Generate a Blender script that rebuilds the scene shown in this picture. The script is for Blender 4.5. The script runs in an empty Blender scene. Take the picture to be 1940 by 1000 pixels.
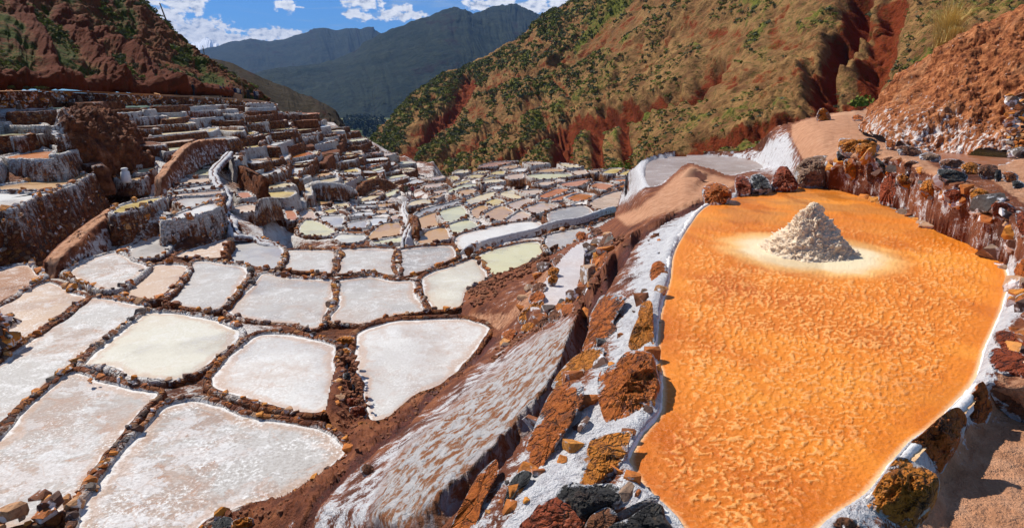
import bpy, math, random
import numpy as np
from mathutils import Vector, Matrix
from mathutils.geometry import delaunay_2d_cdt

scene = bpy.context.scene
col = scene.collection
R = math.radians
HAZE = 4.5e-5
rng = random.Random(7)
nrg = np.random.RandomState(7)

# ------------------------------------------------------------------ camera
FPX, CX, CY, HOR = 1156.0, 970.0, 500.0, 170.0
PITCH = math.atan((CY - HOR) / FPX)
SP, CP = math.sin(PITCH), math.cos(PITCH)
cam_d = bpy.data.cameras.new('camera')
cam = bpy.data.objects.new('camera', cam_d)
col.objects.link(cam)
cam.location = (0, 0, 0)
cam.rotation_euler = (math.pi / 2 - PITCH, 0, 0)
cam_d.sensor_width = 36
cam_d.sensor_fit = 'HORIZONTAL'
cam_d.lens = 36 * FPX / 1940
cam_d.clip_start = 0.05
cam_d.clip_end = 60000
scene.camera = cam

# ------------------------------------------------------------------ light
SUN_AZ, SUN_EL = -52.0, 48.0      # degrees left of the view direction, height
scene.view_settings.view_transform = 'Standard'
scene.view_settings.look = 'None'
scene.view_settings.exposure = 0.26
scene.view_settings.gamma = 1
scene.view_settings.use_curve_mapping = False
sd = Vector((math.sin(R(SUN_AZ)) * math.cos(R(SUN_EL)), math.cos(R(SUN_AZ)) * math.cos(R(SUN_EL)), math.sin(R(SUN_EL))))
sl = bpy.data.lights.new('sun', 'SUN')
sl.energy = 5.0
sl.angle = R(0.5)
sl.color = (1.0, 0.945, 0.85)
so = bpy.data.objects.new('sun', sl)
so.rotation_euler = sd.to_track_quat('Z', 'Y').to_euler()
so.location = (0, 0, 60)
col.objects.link(so)


class NT:
    """small helper to write node trees"""
    def __init__(s, tree):
        s.t = tree
        s.n = tree.nodes
        s.l = tree.links

    def put(s, sock, v):
        if v is None:
            return
        if hasattr(v, 'is_output'):
            s.l.new(v, sock)
        else:
            if sock.type == 'RGBA' and len(v) == 3:
                v = (v[0], v[1], v[2], 1)
            sock.default_value = v

    def math(s, op, a, b=None, c=None, clamp=False):
        m = s.n.new('ShaderNodeMath'); m.operation = op; m.use_clamp = clamp
        s.put(m.inputs[0], a); s.put(m.inputs[1], b)
        if c is not None: s.put(m.inputs[2], c)
        return m.outputs[0]

    def vmath(s, op, a, b=None):
        m = s.n.new('ShaderNodeVectorMath'); m.operation = op
        s.put(m.inputs[0], a); s.put(m.inputs[1], b)
        return m.outputs['Value'] if op in ('LENGTH', 'DISTANCE', 'DOT_PRODUCT') else m.outputs[0]

    def noise(s, vec, scale, detail=4, rough=0.55, dist=0.0):
        m = s.n.new('ShaderNodeTexNoise')
        s.put(m.inputs['Vector'], vec); s.put(m.inputs['Scale'], scale)
        s.put(m.inputs['Detail'], detail); s.put(m.inputs['Roughness'], rough); s.put(m.inputs['Distortion'], dist)
        return m.outputs['Fac']

    def voro(s, vec, scale, feature='F1', out='Distance', rand=1.0):
        m = s.n.new('ShaderNodeTexVoronoi'); m.feature = feature
        s.put(m.inputs['Vector'], vec); s.put(m.inputs['Scale'], scale); s.put(m.inputs['Randomness'], rand)
        return m.outputs[out]

    def ramp(s, fac, stops, interp='LINEAR'):
        m = s.n.new('ShaderNodeValToRGB'); m.color_ramp.interpolation = interp
        e = m.color_ramp.elements
        while len(e) < len(stops): e.new(0.5)
        for i, (p, c) in enumerate(stops):
            if not hasattr(c, '__len__'): c = (c, c, c)
            e[i].position = p; e[i].color = (c[0], c[1], c[2], 1)
        s.put(m.inputs[0], fac)
        return m.outputs[0]

    def step(s, v, lo, hi):
        m = s.n.new('ShaderNodeMapRange'); m.interpolation_type = 'SMOOTHSTEP'
        s.put(m.inputs[0], v); s.put(m.inputs[1], lo); s.put(m.inputs[2], hi)
        return m.outputs[0]

    def mix(s, f, a, b, mode='MIX'):
        m = s.n.new('ShaderNodeMix'); m.data_type = 'RGBA'; m.blend_type = mode
        s.put(m.inputs[0], f); s.put(m.inputs[6], a); s.put(m.inputs[7], b)
        return m.outputs[2]

    def bump(s, h, strength=0.5, dist=0.05, normal=None):
        m = s.n.new('ShaderNodeBump')
        s.put(m.inputs['Height'], h); s.put(m.inputs['Strength'], strength); s.put(m.inputs['Distance'], dist)
        if normal is not None: s.put(m.inputs['Normal'], normal)
        return m.outputs[0]

    def scale(s, vec, v, off=(0, 0, 0)):
        m = s.n.new('ShaderNodeMapping')
        s.put(m.inputs[0], vec); m.inputs['Scale'].default_value = v; m.inputs['Location'].default_value = off
        return m.outputs[0]

    def pos(s):
        return s.n.new('ShaderNodeNewGeometry').outputs['Position']

    def nz(s):
        g = s.n.new('ShaderNodeNewGeometry')
        x = s.n.new('ShaderNodeSeparateXYZ'); s.l.new(g.outputs['True Normal'], x.inputs[0])
        return x.outputs[2]

    def attr(s, name):
        a = s.n.new('ShaderNodeAttribute'); a.attribute_name = name
        return a.outputs['Fac']

    def info(s):
        return s.n.new('ShaderNodeObjectInfo').outputs


def material(name):
    m = bpy.data.materials.new(name)
    m.use_nodes = True
    t = m.node_tree
    t.nodes.clear()
    b = t.nodes.new('ShaderNodeBsdfPrincipled')
    o = t.nodes.new('ShaderNodeOutputMaterial')
    t.links.new(b.outputs[0], o.inputs[0])
    return m, NT(t), b


def finish(k, b, color, rough=0.9, spec=0.3, normal=None):
    k.put(b.inputs['Base Color'], color); k.put(b.inputs['Roughness'], rough)
    k.put(b.inputs['Specular IOR Level'], spec)
    if normal is not None: k.put(b.inputs['Normal'], normal)


# ------------------------------------------------------------------ sky with clouds (world)
world = bpy.data.worlds.new('World')
scene.world = world
world.use_nodes = True
wt = world.node_tree
wt.nodes.clear()
k = NT(wt)
bg = wt.nodes.new('ShaderNodeBackground')
wo = wt.nodes.new('ShaderNodeOutputWorld')
wt.links.new(bg.outputs[0], wo.inputs[0])
sky = wt.nodes.new('ShaderNodeTexSky')
sky.sky_type = 'NISHITA'
sky.sun_disc = False
sky.sun_elevation = R(SUN_EL)
sky.sun_rotation = R(SUN_AZ)
sky.altitude = 3200
sky.air_density = 1.0
sky.dust_density = 0.15
sky.ozone_density = 2.2
tc = wt.nodes.new('ShaderNodeTexCoord').outputs['Generated']
xyz = wt.nodes.new('ShaderNodeSeparateXYZ'); wt.links.new(tc, xyz.inputs[0])
az = k.math('ARCTAN2', xyz.outputs[0], xyz.outputs[1])      # radians right of forward
el = k.math('ARCSINE', xyz.outputs[2])
cv = wt.nodes.new('ShaderNodeCombineXYZ')
wt.links.new(az, cv.inputs[0]); wt.links.new(k.math('MULTIPLY', el, 1.6), cv.inputs[1])
cvec = cv.outputs[0]
def skydir(px, py):
    dx, f, d = px - CX, FPX * CP - (py - CY) * SP, FPX * SP + (py - CY) * CP
    return math.atan2(dx, f), -d / math.sqrt(dx * dx + f * f + d * d)
blobs = [(318, 38, 34, 22), (352, 62, 44, 30), (395, 66, 52, 26), (430, 78, 60, 22), (468, 78, 44, 14), (495, 68, 32, 16), (530, 66, 46, 12), (565, 66, 22, 8),
         (345, 6, 34, 16), (320, -6, 30, 14), (540, 13, 20, 10), (535, 8, 12, 6), (690, 6, 34, 13), (668, 28, 22, 9), (695, 34, 34, 8), (745, 28, 34, 13), (770, 30, 36, 12), (762, 18, 20, 10), (665, 3, 20, 5),
         (910, 8, 34, 12), (945, 2, 40, 12), (1010, 12, 40, 16), (1060, 10, 30, 20), (375, 12, 10, 4), (570, 14, 10, 3),
         (250, -40, 70, 40), (1250, -60, 160, 30), (-100, 30, 200, 60), (1700, 40, 260, 50)]
dens = None
for px, py, rx, ry in blobs:
    a0, e0 = skydir(px, py)
    u = k.math('DIVIDE', k.math('SUBTRACT', az, a0), rx / FPX)
    v = k.math('DIVIDE', k.math('SUBTRACT', el, e0), ry / FPX)
    d2 = k.math('ADD', k.math('MULTIPLY', u, u), k.math('MULTIPLY', v, v))
    g = k.math('SUBTRACT', 1.0, k.math('POWER', d2, 0.5))
    dens = g if dens is None else k.math('MAXIMUM', dens, g)
dens = k.math('MAXIMUM', dens, -1.4)
nz1 = k.noise(cvec, 60, 7, 0.62)
nz2 = k.noise(k.scale(cvec, (1, 1, 1), (3, 1, 0)), 15, 5, 0.6)
cl = k.math('ADD', k.math('MULTIPLY', dens, 0.9), k.math('MULTIPLY', k.math('SUBTRACT', nz1, 0.5), 3.0))
cl = k.math('ADD', cl, k.math('MULTIPLY', k.math('SUBTRACT', nz2, 0.5), 1.0))
mask = k.step(cl, 0.0, 0.42)
# light tops, grey undersides: compare the density with that a little higher towards the sun
up = k.noise(k.scale(cvec, (1, 1, 1), (0.0035, -0.006, 0)), 60, 5, 0.62)
sh = k.math('ADD', k.math('MULTIPLY', k.math('SUBTRACT', nz1, up), 4.0), 0.62, clamp=True)
low = k.step(cl, 0.25, 1.7)
sh = k.math('SUBTRACT', sh, k.math('MULTIPLY', low, 0.35), clamp=True)
ccol = k.ramp(sh, [(0.0, (7.2, 7.8, 9.0)), (0.35, (12.6, 12.9, 13.4)), (1.0, (17.5, 17.3, 17))])
# wisps
wn = k.noise(k.scale(cvec, (3, 16, 1)), 3.0, 5, 0.6, 0.6)
wisp = k.math('MULTIPLY', k.step(wn, 0.5, 0.76), 0.45)
wmore = k.math('MULTIPLY', k.step(az, -0.25, 0.05), 0.5)
wisp = k.math('ADD', wisp, k.math('MULTIPLY', wmore, wn))
scol = k.mix(1.0, sky.outputs[0], (0.56, 1.06, 1.55), 'MULTIPLY')
c1 = k.mix(wisp, scol, (7.4, 9.2, 11.2))
c2 = k.mix(mask, c1, ccol)
wt.links.new(c2, bg.inputs[0])
bg.inputs[1].default_value = 0.058

# ------------------------------------------------------------------ projection of photo pixels on to planes / distances
def rays(px, py):
    px = np.asarray(px, float); py = np.asarray(py, float)
    return px - CX, FPX * CP - (py - CY) * SP, -(FPX * SP + (py - CY) * CP)

def PZ(px, py, z):
    x, y, d = rays(px, py); t = z / d
    return np.stack([x * t, y * t, d * t], -1)

def PY(px, py, Y):
    x, y, d = rays(px, py); t = Y / y
    return np.stack([x * t, y * t, d * t], -1)

def to_px(P):
    f = P[:, 1] * CP - P[:, 2] * SP
    u = P[:, 1] * SP + P[:, 2] * CP
    return CX + FPX * P[:, 0] / f, CY - FPX * u / f

# ------------------------------------------------------------------ noise
def _h(ix, iy, iz, seed=0):
    n = (ix * 374761393 + iy * 668265263 + iz * 2147483647 + seed * 974634777) & 0xFFFFFFFF
    n = ((n ^ (n >> 13)) * 1274126177) & 0xFFFFFFFF
    n = n ^ (n >> 16)
    return (n & 0xFFFF) / 32767.5 - 1.0

def vnoise(P, seed=0):
    P = np.asarray(P, float)
    i = np.floor(P).astype(np.int64); f = P - i
    f = f * f * (3 - 2 * f)
    x, y, z = i[:, 0], i[:, 1], i[:, 2]
    out = 0
    for a in (0, 1):
        for b in (0, 1):
            for c in (0, 1):
                w = (f[:, 0] if a else 1 - f[:, 0]) * (f[:, 1] if b else 1 - f[:, 1]) * (f[:, 2] if c else 1 - f[:, 2])
                out = out + w * _h(x + a, y + b, z + c, seed)
    return out

def fbm(P, octaves=4, gain=0.5, seed=0, ridge=False):
    P = np.asarray(P, float)
    o, a, s = 0, 1.0, 0
    for j in range(octaves):
        v = vnoise(P * 2.03 ** j + 11.3 * j, seed + j)
        if ridge: v = 1 - 2 * np.abs(v)
        o = o + a * v; s += a; a *= gain
    return o / s

def catmull_closed(P, n_total=None, ds=None):
    P = np.asarray(P, float); N = len(P)
    seg = np.linalg.norm(np.roll(P, -1, 0) - P, axis=1)
    out = []
    for i in range(N):
        p0, p1, p2, p3 = P[i - 1], P[i], P[(i + 1) % N], P[(i + 2) % N]
        m = max(2, int(round(seg[i] / ds)))
        t = (np.arange(m) / m)[:, None]
        c = 0.5 * (2 * p1 + (p2 - p0) * t + (2 * p0 - 5 * p1 + 4 * p2 - p3) * t ** 2 + (3 * p1 - p0 - 3 * p2 + p3) * t ** 3)
        out.append(0.72 * c + 0.28 * (p1 + (p2 - p1) * t))
    return np.concatenate(out)

def catmull_open(P, ds=None, m=None):
    P = np.asarray(P, float); N = len(P); out = []
    for i in range(N - 1):
        p0, p1, p2, p3 = P[max(i - 1, 0)], P[i], P[i + 1], P[min(i + 2, N - 1)]
        q = m or max(2, int(round(np.linalg.norm(p2 - p1) / ds)))
        t = (np.arange(q) / q)[:, None]
        out.append(0.5 * (2 * p1 + (p2 - p0) * t + (2 * p0 - 5 * p1 + 4 * p2 - p3) * t ** 2 + (3 * p1 - p0 - 3 * p2 + p3) * t ** 3))
    out.append(P[-1:])
    return np.concatenate(out)

def sdf(poly, X, Y):
    """signed distance to a polygon (negative inside)"""
    d = np.full(X.shape, 1e9); ins = np.zeros(X.shape, bool)
    N = len(poly)
    for i in range(N):
        ax, ay = poly[i][0], poly[i][1]; bx, by = poly[(i + 1) % N][0], poly[(i + 1) % N][1]
        ex, ey = bx - ax, by - ay
        L = ex * ex + ey * ey + 1e-12
        t = np.clip(((X - ax) * ex + (Y - ay) * ey) / L, 0, 1)
        d = np.minimum(d, (X - ax - t * ex) ** 2 + (Y - ay - t * ey) ** 2)
        cr = ((ay > Y) != (by > Y)) & (X < ex * (Y - ay) / (ey if abs(ey) > 1e-12 else 1e-12) + ax)
        ins ^= cr
    d = np.sqrt(d)
    return np.where(ins, -d, d)

def dline(line, X, Y):
    d = np.full(X.shape, 1e9)
    for i in range(len(line) - 1):
        ax, ay = line[i][0], line[i][1]; bx, by = line[i + 1][0], line[i + 1][1]
        ex, ey = bx - ax, by - ay
        t = np.clip(((X - ax) * ex + (Y - ay) * ey) / (ex * ex + ey * ey + 1e-12), 0, 1)
        d = np.minimum(d, (X - ax - t * ex) ** 2 + (Y - ay - t * ey) ** 2)
    return np.sqrt(d)

# ------------------------------------------------------------------ object helpers
def mesh_np(name, V, F, mat=None, smooth=True, attrs=None):
    """V (n,3); F (m,4) or (m,3) integer array, or list of such arrays"""
    me = bpy.data.meshes.new(name)
    V = np.asarray(V, np.float32)
    Fs = F if isinstance(F, list) and np.ndim(F[0]) == 2 else [np.asarray(F)]
    Fs = [np.asarray(f) for f in Fs if len(f)]
    nl = sum(f.size for f in Fs); nf = sum(len(f) for f in Fs)
    me.vertices.add(len(V)); me.vertices.foreach_set('co', V.ravel())
    me.loops.add(nl); me.loops.foreach_set('vertex_index', np.concatenate([f.ravel() for f in Fs]).astype(np.int32))
    me.polygons.add(nf)
    sizes = np.concatenate([np.full(len(f), f.shape[1]) for f in Fs])
    me.polygons.foreach_set('loop_start', (np.cumsum(sizes) - sizes).astype(np.int32))
    me.polygons.foreach_set('loop_total', sizes.astype(np.int32))
    me.polygons.foreach_set('use_smooth', np.full(nf, smooth))
    for an, av in (attrs or {}).items():
        a = me.attributes.new(an, 'FLOAT', 'POINT'); a.data.foreach_set('value', np.asarray(av, np.float32))
    if mat is not None: me.materials.append(mat)
    me.update(calc_edges=True)
    return me

def link(name, data, parent=None, label=None, cat=None, group=None, kind=None, color=None, loc=None):
    o = bpy.data.objects.new(name, data)
    col.objects.link(o)
    if parent is not None: o.parent = parent
    if label: o['label'] = label
    if cat: o['category'] = cat
    if group: o['group'] = group
    if kind: o['kind'] = kind
    if color is not None: o.color = (color[0], color[1], color[2], color[3] if len(color) > 3 else 1)
    if loc is not None: o.location = loc
    return o

def grid_faces(nr, nc, closed=False):
    i = np.arange(nr - 1)[:, None] * nc; j = np.arange(nc if closed else nc - 1)[None, :]
    j2 = (j + 1) % nc
    return np.stack([i + j, i + j2, i + nc + j2, i + nc + j], -1).reshape(-1, 4)
# ------------------------------------------------------------------ materials
def m_wall_make(name, salt0=0.0, dark=1.0, stones=1.0):
    m, k, b = material(name)
    p = k.pos()
    n1 = k.noise(p, 2.2, 5); n2 = k.noise(p, 9, 5, 0.65)
    c = k.ramp(n1, [(0.25, (0.05 * dark, 0.014 * dark, 0.007 * dark)), (0.45, (0.17 * dark, 0.045 * dark, 0.014 * dark)), (0.6, (0.32 * dark, 0.10 * dark, 0.03 * dark)), (0.8, (0.42, 0.2, 0.11))])
    vc = k.voro(k.scale(p, (1, 1, 1.5)), 4.6, out='Color')
    vd = k.voro(k.scale(p, (1, 1, 1.5)), 4.6, 'DISTANCE_TO_EDGE')
    sx = k.n.new('ShaderNodeSeparateColor'); k.l.new(vc, sx.inputs[0])
    st = k.ramp(sx.outputs[0], [(0.0, (0.07, 0.055, 0.05)), (0.3, (0.2, 0.07, 0.03)), (0.55, (0.42, 0.15, 0.035)), (0.8, (0.32, 0.2, 0.13)), (1.0, (0.14, 0.05, 0.03))])
    isst = k.math('MULTIPLY', k.step(sx.outputs[1], 0.35, 0.5), k.step(vd, 0.02, 0.10))
    c = k.mix(k.math('MULTIPLY', isst, stones), c, st)
    c = k.mix(k.math('MULTIPLY', k.step(n2, 0.5, 0.75), 0.5), c, (0.06, 0.022, 0.015))
    streak = k.noise(k.scale(p, (5, 5, 0.75)), 1.0, 6, 0.7)
    patch = k.noise(p, 0.55, 3)
    fine = k.noise(p, 14, 4, 0.7)
    s = k.math('ADD', k.math('MULTIPLY', streak, 0.62), k.math('MULTIPLY', patch, 0.42))
    s = k.math('ADD', s, k.math('MULTIPLY', fine, 0.25))
    s = k.math('ADD', s, k.math('MULTIPLY', k.attr('salt'), 0.42))
    s = k.math('ADD', s, salt0)
    sm = k.step(s, 0.80, 0.93)
    sc = k.ramp(k.noise(p, 3.1, 5, 0.65), [(0.3, (0.5, 0.35, 0.27)), (0.43, (0.7, 0.63, 0.58)), (0.62, (0.8, 0.78, 0.76))])
    c = k.mix(sm, c, sc)
    h = k.math('ADD', k.math('MULTIPLY', k.step(vd, 0.0, 0.14), 0.8 * stones), k.math('MULTIPLY', n2, 1.4))
    h = k.math('ADD', h, k.math('MULTIPLY', streak, 0.8))
    h = k.math('ADD', h, k.math('MULTIPLY', fine, 0.35))
    finish(k, b, c, 0.85, 0.25, k.bump(h, 1.0, 0.12))
    return m
m_wall = m_wall_make('salt_streaked_stonework', -0.015)
m_earth = m_wall_make('brown_earth', -0.10, 0.8, 0.15)
m_masonry = m_wall_make('brown_masonry', -0.3, 0.9, 1.0)

def m_rock_make():
    m, k, b = material('chipped_stone')
    inf = k.info()
    tc = k.n.new('ShaderNodeTexCoord').outputs['Object']
    p = k.pos()
    base = k.ramp(inf['Random'], [(0.0, (0.07, 0.066, 0.062)), (0.16, (0.12, 0.05, 0.03)), (0.32, (0.34, 0.10, 0.024)), (0.5, (0.52, 0.16, 0.025)), (0.7, (0.62, 0.24, 0.035)), (0.86, (0.42, 0.25, 0.15)), (1.0, (0.10, 0.095, 0.09))])
    n = k.noise(p, 11, 5, 0.65)
    c = k.mix(k.step(n, 0.32, 0.55), k.mix(0.55, base, (0.04, 0.018, 0.012)), base)
    sn = k.noise(p, 5, 4, 0.6)
    s = k.math('SUBTRACT', sn, k.math('MULTIPLY', k.nz(), 0.08))
    c = k.mix(k.step(s, 0.52, 0.6), c, (0.72, 0.7, 0.7))
    finish(k, b, c, 0.8, 0.3, k.bump(k.math('ADD', n, sn), 0.6, 0.04))
    return m
m_stone = m_rock_make()

def m_bigrock_make():
    # object colour = main tint; alpha = how much salt
    m, k, b = material('weathered_rock')
    inf = k.info()
    p = k.pos()
    n0 = k.noise(p, 3.0, 4, 0.6)
    n1 = k.noise(k.scale(p, (1, 1, 1.5)), 13, 8, 0.74, 0.25)
    n2 = k.noise(p, 60, 4, 0.7)
    tint = inf['Color']
    dk = k.mix(1.0, tint, (0.2, 0.13, 0.14), 'MULTIPLY')
    lt = k.mix(0.3, k.mix(1.0, tint, (1.35, 1.35, 1.35), 'MULTIPLY'), (0.66, 0.3, 0.05))
    c = k.mix(k.step(n1, 0.33, 0.52), dk, tint)
    c = k.mix(k.math('MULTIPLY', k.step(n1, 0.52, 0.72), k.step(n0, 0.4, 0.6)), c, lt)
    c = k.mix(k.math('MULTIPLY', k.step(n0, 0.58, 0.72), 0.7), c, (0.1, 0.05, 0.035))
    c = k.mix(k.math('MULTIPLY', k.step(n2, 0.55, 0.7), 0.45), c, dk)
    sn = k.noise(p, 6.5, 5, 0.68, 0.4)
    s = k.math('ADD', sn, k.math('MULTIPLY', inf['Alpha'], 0.35))
    s = k.math('ADD', s, k.math('MULTIPLY', k.attr('edge'), 0.24))
    c = k.mix(k.step(s, 0.69, 0.76), c, (0.78, 0.77, 0.78))
    wv = k.n.new('ShaderNodeTexNoise'); k.l.new(p, wv.inputs['Vector']); wv.inputs['Scale'].default_value = 5; wv.inputs['Detail'].default_value = 4
    crv = k.voro(k.vmath('ADD', p, k.vmath('MULTIPLY', wv.outputs['Color'], (0.5, 0.5, 0.5))), 5.5, 'DISTANCE_TO_EDGE')
    c = k.mix(k.math('MULTIPLY', k.math('SUBTRACT', 1.0, k.step(crv, 0.0, 0.045)), k.step(n0, 0.5, 0.6)), c, (0.035, 0.016, 0.012))
    h = k.math('ADD', k.math('ADD', k.math('MULTIPLY', n1, 1.6), k.math('MULTIPLY', k.step(crv, 0.0, 0.12), 1.1)), k.math('ADD', k.math('MULTIPLY', n0, 1.5), k.math('MULTIPLY', n2, 0.25)))
    finish(k, b, c, 0.6, 0.4, k.bump(h, 1.0, 0.07))
    return m
m_bigrock = m_bigrock_make()

def m_brine_make():
    m, k, b = material('salt_brine')
    inf = k.info()
    p = k.pos()
    crust = inf['Alpha']
    tint = k.mix(1.0, inf['Color'], (0.82, 0.82, 0.82), 'MULTIPLY')
    rnd = k.math('MULTIPLY', inf['Random'], 40)
    cmb = k.n.new('ShaderNodeCombineXYZ'); k.l.new(rnd, cmb.inputs[2])
    q = k.vmath('ADD', k.scale(p, (1, 1, 0.0)), cmb.outputs[0])
    big = k.noise(q, 0.45, 4, 0.55, 0.6)
    mid = k.noise(q, 2.0, 6, 0.68, 0.8)
    grain = k.noise(q, 17, 5, 0.75)
    fine = k.noise(q, 55, 3, 0.7)
    warm = k.mix(1.0, tint, (0.95, 0.83, 0.74), 'MULTIPLY')
    c = k.mix(k.math('MULTIPLY', k.step(big, 0.5, 0.72), 0.6), tint, warm)
    c = k.mix(k.math('MULTIPLY', k.step(mid, 0.52, 0.62), k.math('MULTIPLY', crust, 0.8)), c, (0.74, 0.73, 0.72))
    # bare brown floor showing in broken crust
    br = k.math('ADD', k.math('MULTIPLY', big, 0.65), k.math('MULTIPLY', k.math('SUBTRACT', 1.0, mid), 0.5))
    brm = k.math('MULTIPLY', k.math('ADD', k.math('MULTIPLY', k.step(br, 0.565, 0.595), 0.5), k.math('MULTIPLY', k.step(br, 0.635, 0.665), 0.5)), k.step(crust, 0.3, 0.9))
    c = k.mix(k.math('MULTIPLY', brm, 0.8), c, k.mix(k.step(mid, 0.3, 0.5), (0.42, 0.17, 0.065), (0.43, 0.33, 0.275)))
    # broken plates of crust, lighter and darker ones side by side
    wv = k.n.new('ShaderNodeTexNoise'); k.l.new(q, wv.inputs['Vector']); wv.inputs['Scale'].default_value = 2.2; wv.inputs['Detail'].default_value = 5; wv.inputs['Roughness'].default_value = 0.7
    qd = k.vmath('ADD', q, k.vmath('MULTIPLY', wv.outputs['Color'], (0.9, 0.9, 0.9)))
    pc = k.n.new('ShaderNodeSeparateColor'); k.l.new(k.voro(qd, 1.5, out='Color'), pc.inputs[0])
    pc2 = k.n.new('ShaderNodeSeparateColor'); k.l.new(k.voro(qd, 4.5, out='Color'), pc2.inputs[0])
    pcv = k.math('ADD', k.math('MULTIPLY', pc.outputs[0], 0.6), k.math('MULTIPLY', pc2.outputs[0], 0.4))
    pz = k.math('MULTIPLY', k.step(crust, 0.45, 0.9), k.step(big, 0.38, 0.55))
    c = k.mix(k.math('MULTIPLY', k.math('GREATER_THAN', pcv, 0.56), k.math('MULTIPLY', pz, 0.7)), c, (0.66, 0.64, 0.635))
    c = k.mix(k.math('MULTIPLY', k.math('LESS_THAN', pcv, 0.36), k.math('MULTIPLY', pz, 0.75)), c, (0.4, 0.29, 0.235))
    # cracked plates
    vd = k.voro(k.vmath('ADD', q, k.n.new('ShaderNodeTexNoise').outputs['Color']), 1.7, 'DISTANCE_TO_EDGE')
    ck = k.math('MULTIPLY', k.math('SUBTRACT', 1.0, k.step(vd, 0.0, 0.035)), k.math('MULTIPLY', k.step(big, 0.42, 0.6), k.math('MULTIPLY', crust, 0.5)))
    c = k.mix(ck, c, (0.45, 0.3, 0.22))
    wet = k.math('MULTIPLY', k.step(k.noise(q, 0.33, 4, 0.6), 0.48, 0.6), k.step(k.math('ADD', k.attr('edge'), mid), 0.0, 0.9))
    c = k.mix(k.math('MULTIPLY', wet, 0.55), c, k.mix(1.0, c, (0.70, 0.66, 0.64), 'MULTIPLY'))
    ed = k.math('ADD', k.attr('edge'), k.math('MULTIPLY', k.math('SUBTRACT', mid, 0.5), 1.3))
    c = k.mix(k.math('MULTIPLY', k.math('MULTIPLY', k.step(ed, 0.25, 0.5), 0.6), k.step(crust, 0.02, 0.5)), c, (0.48, 0.3, 0.2))
    c = k.mix(k.math('MULTIPLY', k.step(ed, 0.62, 0.85), 0.85), c, (0.74, 0.72, 0.7))
    gl = k.math('MULTIPLY', k.math('MULTIPLY', k.step(grain, 0.52, 0.6), k.math('ADD', 0.25, k.step(k.noise(q, 1.1, 5, 0.65), 0.45, 0.6))), k.math('ADD', 0.12, k.math('MULTIPLY', crust, 0.75)))
    c = k.mix(gl, c, (0.76, 0.75, 0.73))
    gd = k.math('MULTIPLY', k.step(k.math('SUBTRACT', 1.0, grain), 0.52, 0.62), k.math('MULTIPLY', crust, 0.6))
    c = k.mix(gd, c, k.mix(1.0, tint, (0.62, 0.56, 0.53), 'MULTIPLY'))
    h = k.math('ADD', k.math('MULTIPLY', k.math('ADD', grain, k.math('MULTIPLY', k.math('MULTIPLY', pcv, pz), 0.8)), 0.5), k.math('ADD', k.math('MULTIPLY', mid, 0.8), k.math('MULTIPLY', fine, 0.25)))
    bs = k.math('ADD', 0.05, k.math('MULTIPLY', crust, 0.8))
    r = k.math('SUBTRACT', k.math('ADD', 0.26, k.math('MULTIPLY', crust, 0.5)), k.math('MULTIPLY', wet, 0.22))
    finish(k, b, c, r, 0.18, k.bump(h, bs, 0.03))
    return m
m_brine = m_brine_make()

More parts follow.
